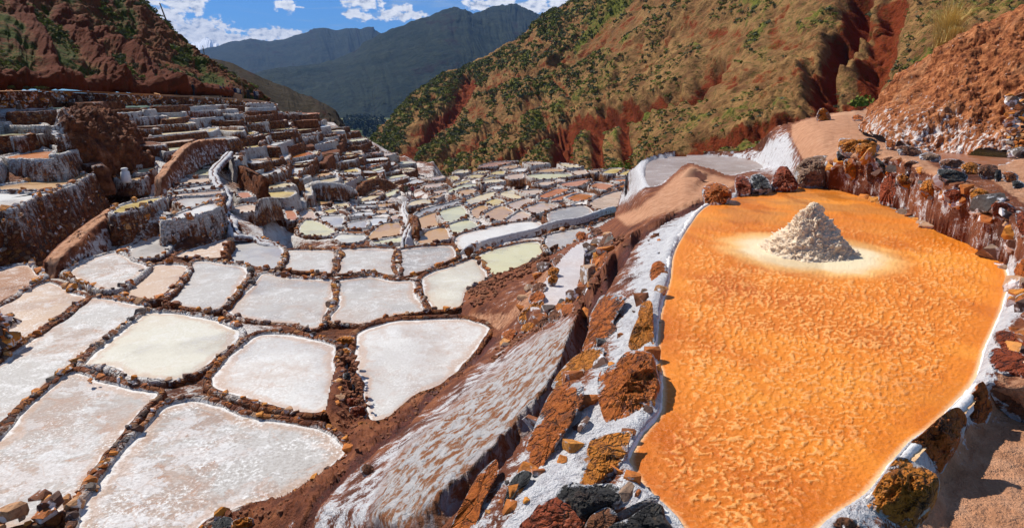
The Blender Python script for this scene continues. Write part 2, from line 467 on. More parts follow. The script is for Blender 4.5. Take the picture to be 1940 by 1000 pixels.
def m_bank_make():
    # attributes: salt, red, tan, flow (zones of the real surface; red also paints shade into the crack)
    m, k, b = material('salt_crusted_earth')
    p = k.pos()
    n1 = k.noise(p, 1.7, 5, 0.6); n2 = k.noise(p, 8, 5, 0.68); n3 = k.noise(p, 40, 4, 0.7)
    c = k.ramp(n1, [(0.25, (0.055, 0.014, 0.007)), (0.45, (0.18, 0.048, 0.017)), (0.62, (0.31, 0.10, 0.035)), (0.8, (0.46, 0.21, 0.1))])
    c = k.mix(k.math('MULTIPLY', k.step(n2, 0.5, 0.72), 0.6), c, (0.07, 0.024, 0.014))
    tanc = k.ramp(k.noise(p, 5, 5), [(0.3, (0.44, 0.19, 0.09)), (0.55, (0.6, 0.3, 0.165)), (0.8, (0.66, 0.38, 0.24))])
    c = k.mix(k.step(k.math('ADD', k.attr('tan'), k.math('MULTIPLY', k.math('SUBTRACT', n2, 0.5), 0.9)), 0.35, 0.65), c, tanc)
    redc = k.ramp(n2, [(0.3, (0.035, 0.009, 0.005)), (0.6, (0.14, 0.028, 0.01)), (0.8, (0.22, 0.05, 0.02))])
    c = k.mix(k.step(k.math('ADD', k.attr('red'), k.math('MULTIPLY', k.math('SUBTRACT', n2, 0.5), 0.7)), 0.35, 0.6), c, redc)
    # rippled flow pan: brown films between salt flakes
    fl = k.attr('flow')
    sv = k.n.new('ShaderNodeVectorRotate'); sv.rotation_type = 'Z_AXIS'; sv.inputs['Angle'].default_value = R(20); k.l.new(p, sv.inputs[0])
    rip = k.noise(k.scale(sv.outputs[0], (1.5, 1.0, 1.0)), 5.0, 8, 0.66, 0.35)
    flc = k.ramp(rip, [(0.38, (0.36, 0.12, 0.04)), (0.45, (0.42, 0.2, 0.1)), (0.475, (0.5, 0.37, 0.31)), (0.52, (0.66, 0.62, 0.61)), (0.66, (0.72, 0.7, 0.7))])
    c = k.mix(fl, c, flc)
    s = k.math('ADD', k.attr('salt'), k.math('MULTIPLY', k.math('SUBTRACT', k.noise(p, 3.4, 6, 0.7), 0.5), 1.7))
    s = k.math('ADD', s, k.math('MULTIPLY', k.math('SUBTRACT', n3, 0.5), 0.8))
    sm = k.math('MULTIPLY', k.step(s, 0.42, 0.62), k.math('SUBTRACT', 1.0, k.math('MULTIPLY', fl, 0.75)))
    sc = k.ramp(k.math('ADD', k.math('MULTIPLY', n2, 0.6), k.math('MULTIPLY', n3, 0.4)), [(0.32, (0.33, 0.27, 0.25)), (0.43, (0.58, 0.56, 0.58)), (0.6, (0.76, 0.755, 0.76))])
    c = k.mix(sm, c, sc)
    h = k.math('ADD', k.math('MULTIPLY', n2, 1.0), k.math('MULTIPLY', n3, 0.35))
    h = k.math('ADD', h, k.math('MULTIPLY', k.math('MULTIPLY', rip, fl), 2.0))
    rr = k.math('SUBTRACT', 0.85, k.math('MULTIPLY', k.attr('red'), 0.4))
    finish(k, b, c, rr, 0.3, k.bump(h, 1.0, 0.11))
    return m
m_bank = m_bank_make()

def m_orange_make():
    m, k, b = material('orange_brine_crust')
    p = k.pos()
    n1 = k.noise(p, 0.55, 4, 0.55, 0.5)
    n2 = k.noise(p, 60, 4, 0.7)
    n3 = k.noise(k.scale(p, (0.85, 1.3, 1)), 22, 5, 0.65, 0.5)
    c = k.ramp(n1, [(0.3, (0.58, 0.14, 0.006)), (0.5, (0.74, 0.215, 0.011)), (0.7, (0.82, 0.3, 0.032))])
    cl = k.attr('clump')
    c = k.mix(k.step(cl, 0.35, 0.75), c, (0.84, 0.35, 0.09))
    c = k.mix(k.math('MULTIPLY', k.step(n3, 0.55, 0.7), 0.35), c, (0.86, 0.46, 0.18))
    c = k.mix(k.math('MULTIPLY', k.math('SUBTRACT', 1.0, k.step(n3, 0.3, 0.45)), 0.35), c, (0.5, 0.13, 0.01))
    s = k.math('ADD', k.attr('halo'), k.math('MULTIPLY', k.math('SUBTRACT', k.noise(p, 2.2, 4), 0.5), 0.4))
    c = k.mix(k.step(s, 0.1, 0.4), c, (0.84, 0.46, 0.15))
    c = k.mix(k.step(s, 0.32, 0.6), c, (0.82, 0.68, 0.44))
    c = k.mix(k.math('MULTIPLY', k.step(s, 0.75, 0.95), 0.6), c, (0.66, 0.6, 0.46))
    c = k.mix(k.step(k.math('ADD', k.attr('shore'), k.math('MULTIPLY', k.math('SUBTRACT', n2, 0.5), 0.5)), 0.45, 0.9), c, (0.83, 0.55, 0.3))
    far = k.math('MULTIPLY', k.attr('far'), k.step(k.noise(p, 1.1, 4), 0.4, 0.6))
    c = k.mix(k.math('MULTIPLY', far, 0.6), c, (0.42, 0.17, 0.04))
    h = k.math('ADD', k.math('MULTIPLY', n2, 0.35), k.math('MULTIPLY', n3, 1.0))
    wet = k.step(k.noise(k.scale(p, (1.6, 0.7, 1)), 0.8, 4, 0.6), 0.5, 0.62)
    c = k.mix(k.math('MULTIPLY', wet, 0.5), c, k.mix(1.0, c, (0.86, 0.7, 0.55), 'MULTIPLY'))
    finish(k, b, c, k.math('SUBTRACT', 0.55, k.math('MULTIPLY', wet, 0.27)), 0.35, k.bump(h, 0.7, 0.025))
    return m
m_orange = m_orange_make()

def m_salt_make():
    m, k, b = material('heaped_salt')
    p = k.pos()
    n = k.noise(p, 9, 5, 0.7); n2 = k.noise(p, 30, 4, 0.7)
    c = k.ramp(n, [(0.3, (0.62, 0.42, 0.27)), (0.5, (0.8, 0.62, 0.44)), (0.75, (0.86, 0.74, 0.58))])
    finish(k, b, c, 0.8, 0.3, k.bump(k.math('ADD', n, k.math('MULTIPLY', n2, 0.6)), 0.9, 0.03))
    return m
m_heap = m_salt_make()

def m_hill_make(name, soil, red, green, dry, green_amt, scale=1.0, hb=1.0, haze_tone=None):
    m, k, b = material(name)
    p = k.pos()
    n1 = k.noise(p, 0.035 * scale, 6, 0.6, 0.4)
    n2 = k.noise(p, 0.22 * scale, 6, 0.65)
    n3 = k.noise(p, 1.1 * scale, 5, 0.7)
    c = k.mix(k.step(n2, 0.3, 0.7), soil, dry)
    c = k.mix(k.step(k.math('ADD', k.attr('scar'), k.math('MULTIPLY', k.math('SUBTRACT', n2, 0.5), 1.2)), 0.42, 0.62), c, k.mix(n3, red, k.mix(1.0, red, (0.4, 0.35, 0.35), 'MULTIPLY')))
    g = k.math('ADD', k.math('MULTIPLY', n1, 0.9), k.math('ADD', k.math('MULTIPLY', n2, 0.45), k.math('MULTIPLY', n3, 0.45)))
    g = k.math('SUBTRACT', g, k.math('MULTIPLY', k.attr('scar'), 0.35))
    c = k.mix(k.step(g, 1.05 - green_amt, 1.17 - green_amt), c, k.mix(k.step(n3, 0.4, 0.7), green, (green[0] * 0.4, green[1] * 0.45, green[2] * 0.5)))
    spk = k.noise(p, 0.75 * scale, 5, 0.72)
    c = k.mix(k.math('MULTIPLY', k.step(spk, 0.53, 0.6), k.math('SUBTRACT', 0.85, k.math('MULTIPLY', k.attr('scar'), 0.6))), c, (green[0] * 0.35 + 0.01, green[1] * 0.35 + 0.008, 0.012))
    h = k.math('ADD', k.math('MULTIPLY', n2, 2.0), k.math('MULTIPLY', n3, 0.8))
    finish(k, b, c, 0.95, 0.1, k.bump(h, 0.9, 0.8 * hb / scale))
    return m
m_hill_r = m_hill_make('scrub_hillside', (0.15, 0.066, 0.026), (0.26, 0.05, 0.014), (0.16, 0.16, 0.024), (0.36, 0.2, 0.075), 0.16)
m_hill_l = m_hill_make('red_hillside', (0.10, 0.03, 0.013), (0.15, 0.034, 0.012), (0.06, 0.075, 0.010), (0.19, 0.07, 0.027), 0.20, 2.0, 0.6)
m_spur = m_hill_make('shaded_spur_scrub', (0.034, 0.022, 0.012), (0.055, 0.016, 0.008), (0.026, 0.03, 0.01), (0.05, 0.036, 0.018), 0.05)  # scrub slope lying in shade; the shade is put into these low tones
m_mount = m_hill_make('mountain_grass_cloud_shade', (0.012, 0.023, 0.018), (0.024, 0.015, 0.012), (0.008, 0.022, 0.012), (0.032, 0.042, 0.024), 0.1, 0.06, 1.2)  # dark tones stand in for cloud shadow, the lightest for sunlit patches

def simple(name, color, rough=0.9, var=0.3, scale=4, spec=0.2):
    m, k, b = material(name)
    n = k.noise(k.pos(), scale, 4)
    c = k.mix(n, tuple(x * (1 - var) for x in color), tuple(min(1, x * (1 + var)) for x in color))
    finish(k, b, c, rough, spec, k.bump(n, 0.3, 0.02))
    return m
m_tanpath = simple('trodden_tan_path', (0.46, 0.24, 0.13), 0.95, 0.25, 1.5)

def m_snow_make():
    m, k, b = material('snowy_peak')
    p = k.pos()
    n = k.noise(p, 0.003, 6, 0.65)
    z = k.n.new('ShaderNodeSeparateXYZ'); k.l.new(p, z.inputs[0])
    s = k.math('ADD', k.math('DIVIDE', k.math('SUBTRACT', z.outputs[2], 720), 420), k.math('SUBTRACT', n, 0.5))
    c = k.mix(k.step(s, 0.05, 0.16), (0.07, 0.08, 0.09), (0.85, 0.87, 0.9))
    finish(k, b, c, 0.8, 0.2)
    return m
m_snow = m_snow_make()
# ------------------------------------------------------------------ generic loft surface through photo-traced rows placed at real distances
def loft(rows, nu, nv, amp=0.0, freq=1.0, seed=0, gully=0.0, gfreq=8, carve=None, edge_keep=True, octaves=5, rocky=0):
    G = []
    for r in rows:
        r = np.array(r, float)
        G.append(PY(r[:, 0], r[:, 1], r[:, 2]))
    G = np.array(G)                                   # rows, cols, 3
    def dense(A, n):                                  # along axis 0
        N = len(A); t = np.linspace(0, N - 1, n); i = np.minimum(t.astype(int), N - 2); f = (t - i)[:, None, None]
        p0 = A[np.maximum(i - 1, 0)]; p1 = A[i]; p2 = A[i + 1]; p3 = A[np.minimum(i + 2, N - 1)]
        return 0.5 * (2 * p1 + (p2 - p0) * f + (2 * p0 - 5 * p1 + 4 * p2 - p3) * f ** 2 + (3 * p1 - p0 - 3 * p2 + p3) * f ** 3)
    A = dense(G, nv)
    A = dense(A.transpose(1, 0, 2), nu).transpose(1, 0, 2)
    du = np.gradient(A, axis=1); dv = np.gradient(A, axis=0)
    N = np.cross(du, dv); N /= np.linalg.norm(N, axis=2, keepdims=True) + 1e-9
    if N[..., 1].mean() > 0: N = -N
    P = A.reshape(-1, 3)
    d = amp * fbm(P * freq, octaves, 0.55, seed)
    scar = np.zeros(len(P))
    if gully:
        U = np.repeat(np.linspace(0, 1, nu)[None], nv, 0).ravel(); V = np.repeat(np.linspace(0, 1, nv)[:, None], nu, 1).ravel()
        w = fbm(np.stack([P[:, 0], P[:, 1], P[:, 2]], -1) * freq * 0.5, 3, 0.5, seed + 20)
        g = fbm(np.stack([U * gfreq + w * 1.3, V * gfreq * 0.25, np.zeros_like(U)], -1), 4, 0.6, seed + 31, ridge=True)
        d = d - gully * np.clip(g, -0.2, 1)
        if rocky: d = d + rocky * fbm(P * freq * 3.1, 4, 0.6, seed + 60, ridge=True) * np.clip(0.5 + 1.6 * fbm(P * freq * 0.5, 2, 0.5, seed + 61), 0.15, 1.2)
        scar += np.clip((g - 0.25) * 2, 0, 1) * 0.5
    if carve:
        qx, qy = to_px(P)
        for line, wpx, depth, sc in carve:
            dd = dline(line, qx, qy) + 0.35 * wpx * fbm(np.stack([qx, qy, 0 * qx], -1) * (1.6 / wpx), 3, 0.5, seed + 5)
            e = np.clip(1 - np.abs(dd) / wpx, 0, 1)
            e = e * e * (3 - 2 * e)
            d = d - depth * e
            scar = np.maximum(scar, sc * np.clip(e * 1.6, 0, 1))
    keep = np.ones((nv, nu))
    P = P + N.reshape(-1, 3) * (d * keep.ravel())[:, None]
    return P, grid_faces(nv, nu), np.clip(scar, 0, 1)

def fix_up(P, F):
    """faces wound so that normals point up / towards the camera"""
    a, b, c = P[F[:, 0]], P[F[:, 1]], P[F[:, 2]]
    n = np.cross(b - a, c - a)
    return F if (n * -(a)).sum(1).mean() > 0 else F[:, ::-1]

# ------------------------------------------------------------------ far land: valley floor, mountains
G = 15800
vf = bpy.data.meshes.new('valley_floor')
def m_floor_make():
    m, k, b = material('valley_fields')
    p = k.pos()
    cell = k.voro(k.scale(p, (1, 0.6, 1)), 0.011, out='Color')
    sx = k.n.new('ShaderNodeSeparateColor'); k.l.new(cell, sx.inputs[0])
    c = k.ramp(sx.outputs[0], [(0.0, (0.05, 0.08, 0.02)), (0.4, (0.11, 0.15, 0.04)), (0.7, (0.17, 0.17, 0.07)), (1.0, (0.06, 0.07, 0.03))], 'CONSTANT')
    c = k.mix(0.5, c, k.ramp(k.noise(p, 0.01, 5), [(0.3, (0.03, 0.045, 0.015)), (0.7, (0.12, 0.14, 0.05))]))
    finish(k, b, c, 0.95, 0.1)
    return m
mf = m_floor_make()
V = np.array([[-G, -200, -93], [G, -200, -93], [G, G, -93], [-G, G, -93]], float)
link('valley_floor', mesh_np('valley_floor', V, [[0, 1, 2, 3]], mf), kind='structure')
# pale river bed across the valley
rp = [(655, 226), (690, 227.5), (720, 228), (760, 229)]
A = PZ([q[0] for q in rp], [q[1] - 1.0 for q in rp], -92.8); B = PZ([q[0] for q in rp], [q[1] + 1.3 for q in rp], -92.8)
link('river', mesh_np('river', np.concatenate([A, B]), grid_faces(2, 4), simple('pale_river_gravel', (0.3, 0.29, 0.26), scale=0.02)), kind='structure')

def mountain(name, crest, foot, back, amp, freq, mat, nu=420, nv=150, gully=0, gfreq=14, seed=3, mids=None, carve=None, label=None, rocky=0):
    c = np.array(crest, float)
    xs = c[:, 0]
    if len(foot) == 2:      # constant foot line (py, Y)
        f = np.stack([xs, np.full(len(c), foot[0]), np.full(len(c), foot[1])], -1)
    else:
        f = np.array(foot, float)
    b = c.copy(); b[:, 1] = c[:, 1] + back[0]; b[:, 2] = c[:, 2] * back[1]
    rows = [f] + [np.array(r, float) for r in (mids or [])] + [c, b]
    P, F, scar = loft(rows, nu, nv, amp, freq, seed, gully, gfreq, carve, rocky=rocky)
    return link(name, mesh_np(name, P, fix_up(P, F), mat, True, {'scar': scar}), kind='structure')

mountain('snowy_peak', [(300, 100, 14000), (345, 93, 14000), (364, 86, 13500), (378, 80, 13500), (392, 74, 13500), (406, 81, 13500), (428, 87, 13500), (470, 97, 14000), (560, 110, 14000)],
         (140, 11000), (40, 1.1), 130, 0.0009, m_snow, 260, 70, gully=50, gfreq=16, seed=11)
mountain('distant_mountain', [(250, 135, 6800), (330, 118, 6800), (375, 98, 6700), (428, 87, 6600), (478, 78, 6500), (520, 76, 6500), (575, 62, 6400), (609, 52, 6300), (636, 59, 6300), (660, 52, 6300), (680, 57, 6300), (702, 53, 6300), (722, 63, 6300), (800, 90, 6300), (900, 100, 6300)],
         (200, 4200), (60, 1.1), 60, 0.0009, m_mount, 420, 150, gully=26, gfreq=15, seed=5)
mountain('dark_mountain', [(330, 200, 2500), (400, 172, 2700), (486, 143, 3000), (532, 131, 3200), (586, 122, 3400), (640, 106, 3500), (687, 78, 3500), (721, 61, 3500), (756, 47, 3500), (806, 28, 3500), (857, 13, 3500), (880, 14, 3600), (897, 20, 3700), (925, 13, 3900), (953, 6, 4000), (975, 8, 4000), (996, 12, 4000), (1020, 24, 4000), (1040, 22, 4000), (1075, 5, 4000), (1130, 0, 4000), (1300, -30, 4000)],
         (228, 2100), (60, 1.15), 55, 0.0011, m_mount, 620, 260, gully=22, gfreq=11, seed=9)

mountain('dark_spur', [(330, 122, 260), (370, 112, 258), (400, 120, 256), (440, 128, 252), (500, 150, 248), (540, 166, 246), (570, 184, 244), (604, 198, 240), (632, 212, 236), (648, 236, 230), (664, 266, 224), (690, 298, 218), (728, 336, 214), (790, 350, 210)],
         [(330, 230, 150), (370, 235, 150), (400, 240, 150), (440, 250, 150), (500, 270, 150), (540, 290, 152), (580, 300, 154), (620, 310, 156), (650, 330, 158), (672, 350, 160), (690, 370, 160), (712, 380, 160), (745, 390, 160), (790, 400, 160)],
         (50, 1.25), 2.4, 0.04, m_spur, 420, 180, gully=1.2, gfreq=9, seed=15, carve=[([(655, 215), (690, 275), (720, 320)], 16, 4, 0.6), ([(600, 215), (650, 250)], 12, 2, 0.4)])

HR_crest = [(690, 296, 330), (712, 262, 345), (733, 230, 360), (787, 176, 390), (836, 145, 420), (880, 132, 430), (915, 110, 430), (957, 92, 430), (992, 68, 420), (1019, 44, 405), (1050, 24, 395), (1100, -6, 380), (1200, -70, 340), (1300, -130, 300), (1450, -200, 250), (1600, -240, 210), (1800, -280, 180), (2080, -320, 150)]
HR_foot = [(735, 352, 178), (748, 352, 174), (760, 352, 170), (785, 352, 164), (815, 350, 158), (850, 348, 152), (880, 345, 147), (915, 342, 143), (955, 342, 138), (1000, 342, 134), (1050, 345, 128), (1110, 348, 121), (1180, 345, 113), (1260, 330, 104), (1370, 305, 94), (1490, 285, 84), (1650, 262, 72), (2000, 240, 60)]
HR_mid = [tuple(a * 0.5 + b * 0.5 for a, b in zip(p, q)) for p, q in zip(HR_crest, HR_foot)]
HR_mid = [(x, y, Y * 0.96) for x, y, Y in HR_mid]
carves = [([(1010, 188), (950, 225), (890, 262), (840, 300), (800, 330)], 26, 7, 0.55),
          ([(885, 152), (870, 190), (810, 250), (750, 300)], 20, 6, 0.8),
          ([(905, 165), (1000, 140), (1080, 110)], 14, 3, 0.5),
          ([(1345, 130), (1300, 175), (1220, 200), (1150, 212), (1070, 240), (1062, 300), (1060, 340)], 30, 9, 1.0),
          ([(1125, 215), (1130, 330)], 18, 4, 0.9), ([(1175, 210), (1185, 330)], 16, 4, 0.9),
          ([(1625, -20), (1600, 50), (1560, 110), (1545, 160), (1560, 240)], 44, 9, 1.0),
          ([(1690, 20), (1650, 120), (1620, 210)], 50, 4, 1.0),
          ([(1230, 330), (1330, 270), (1420, 250), (1500, 222)], 26, 4, 0.9),
          ([(1050, 240), (960, 300), (900, 340)], 16, 4, 0.6)]
hillR = mountain('scrub_hillside', HR_crest, HR_foot, (60, 1.25), 3.6, 0.07, m_hill_r, 800, 380, gully=2.6, gfreq=17, seed=21, rocky=2.1, mids=[HR_mid], carve=carves)

HL_foot = [(-260, 172, 34), (-150, 172, 38), (0, 171, 46), (80, 171, 50), (160, 173, 57), (240, 176, 64), (320, 180, 72), (400, 184, 80), (450, 187, 87), (500, 195, 94)]
HL_low = [(-260, 90, 36), (-150, 108, 41), (0, 118, 49), (80, 128, 53.5), (160, 140, 60), (240, 150, 66.5), (320, 156, 74), (400, 162, 82), (450, 172, 88.5), (500, 192, 96)]
HL_crest = [(-260, -330, 78), (-150, -280, 88), (0, -200, 98), (110, -110, 104), (200, -45, 108), (264, 0, 108), (318, 55, 106), (368, 99, 103), (430, 143, 99), (508, 190, 98)]
HL_mid = [(x1 * .5 + x2 * .5, y1 * .5 + y2 * .5, Y1 * .5 + Y2 * .5) for (x1, y1, Y1), (x2, y2, Y2) in zip(HL_low, HL_crest)]
hillL = mountain('red_hillside', HL_crest, HL_foot, (50, 1.2), 1.1, 0.16, m_hill_l, 600, 300, gully=0.7, gfreq=15, seed=33, rocky=0.7, mids=[HL_low, HL_mid],
                 carve=[([(-60, 150), (60, 150), (160, 160), (300, 168), (430, 178)], 24, 0.9, 1.0), ([(120, 30), (170, 90), (220, 150)], 28, 1.2, 0.9), ([(30, 10), (80, 80), (100, 140)], 26, 1.0, 0.9),
                        ([(250, 100), (330, 165)], 16, 0.9, 0.7), ([(185, 60), (262, 120), (290, 160)], 15, 1.0, 0.9)])

# ------------------------------------------------------------------ salt pans
WG, GY, CRM, TAN, YEL, GRN, ORG, BRN, PNK, WHT, WRM, BWH = ((0.56, 0.53, 0.50), (0.38, 0.36, 0.35), (0.78, 0.64, 0.40), (0.62, 0.37, 0.17), (0.72, 0.54, 0.2), (0.70, 0.66, 0.42), (0.6, 0.19, 0.03), (0.36, 0.15, 0.06), (0.6, 0.25, 0.13), (0.76, 0.74, 0.71), (0.66, 0.48, 0.35), (0.76, 0.72, 0.6))
TN = {id(WG): 'pale grey', id(GY): 'dull grey', id(CRM): 'cream', id(TAN): 'tan', id(YEL): 'yellow', id(GRN): 'greenish cream', id(ORG): 'orange', id(BRN): 'brown', id(PNK): 'pinkish red', id(WHT): 'bright white', id(WRM): 'warm grey', id(BWH): 'creamy white'}
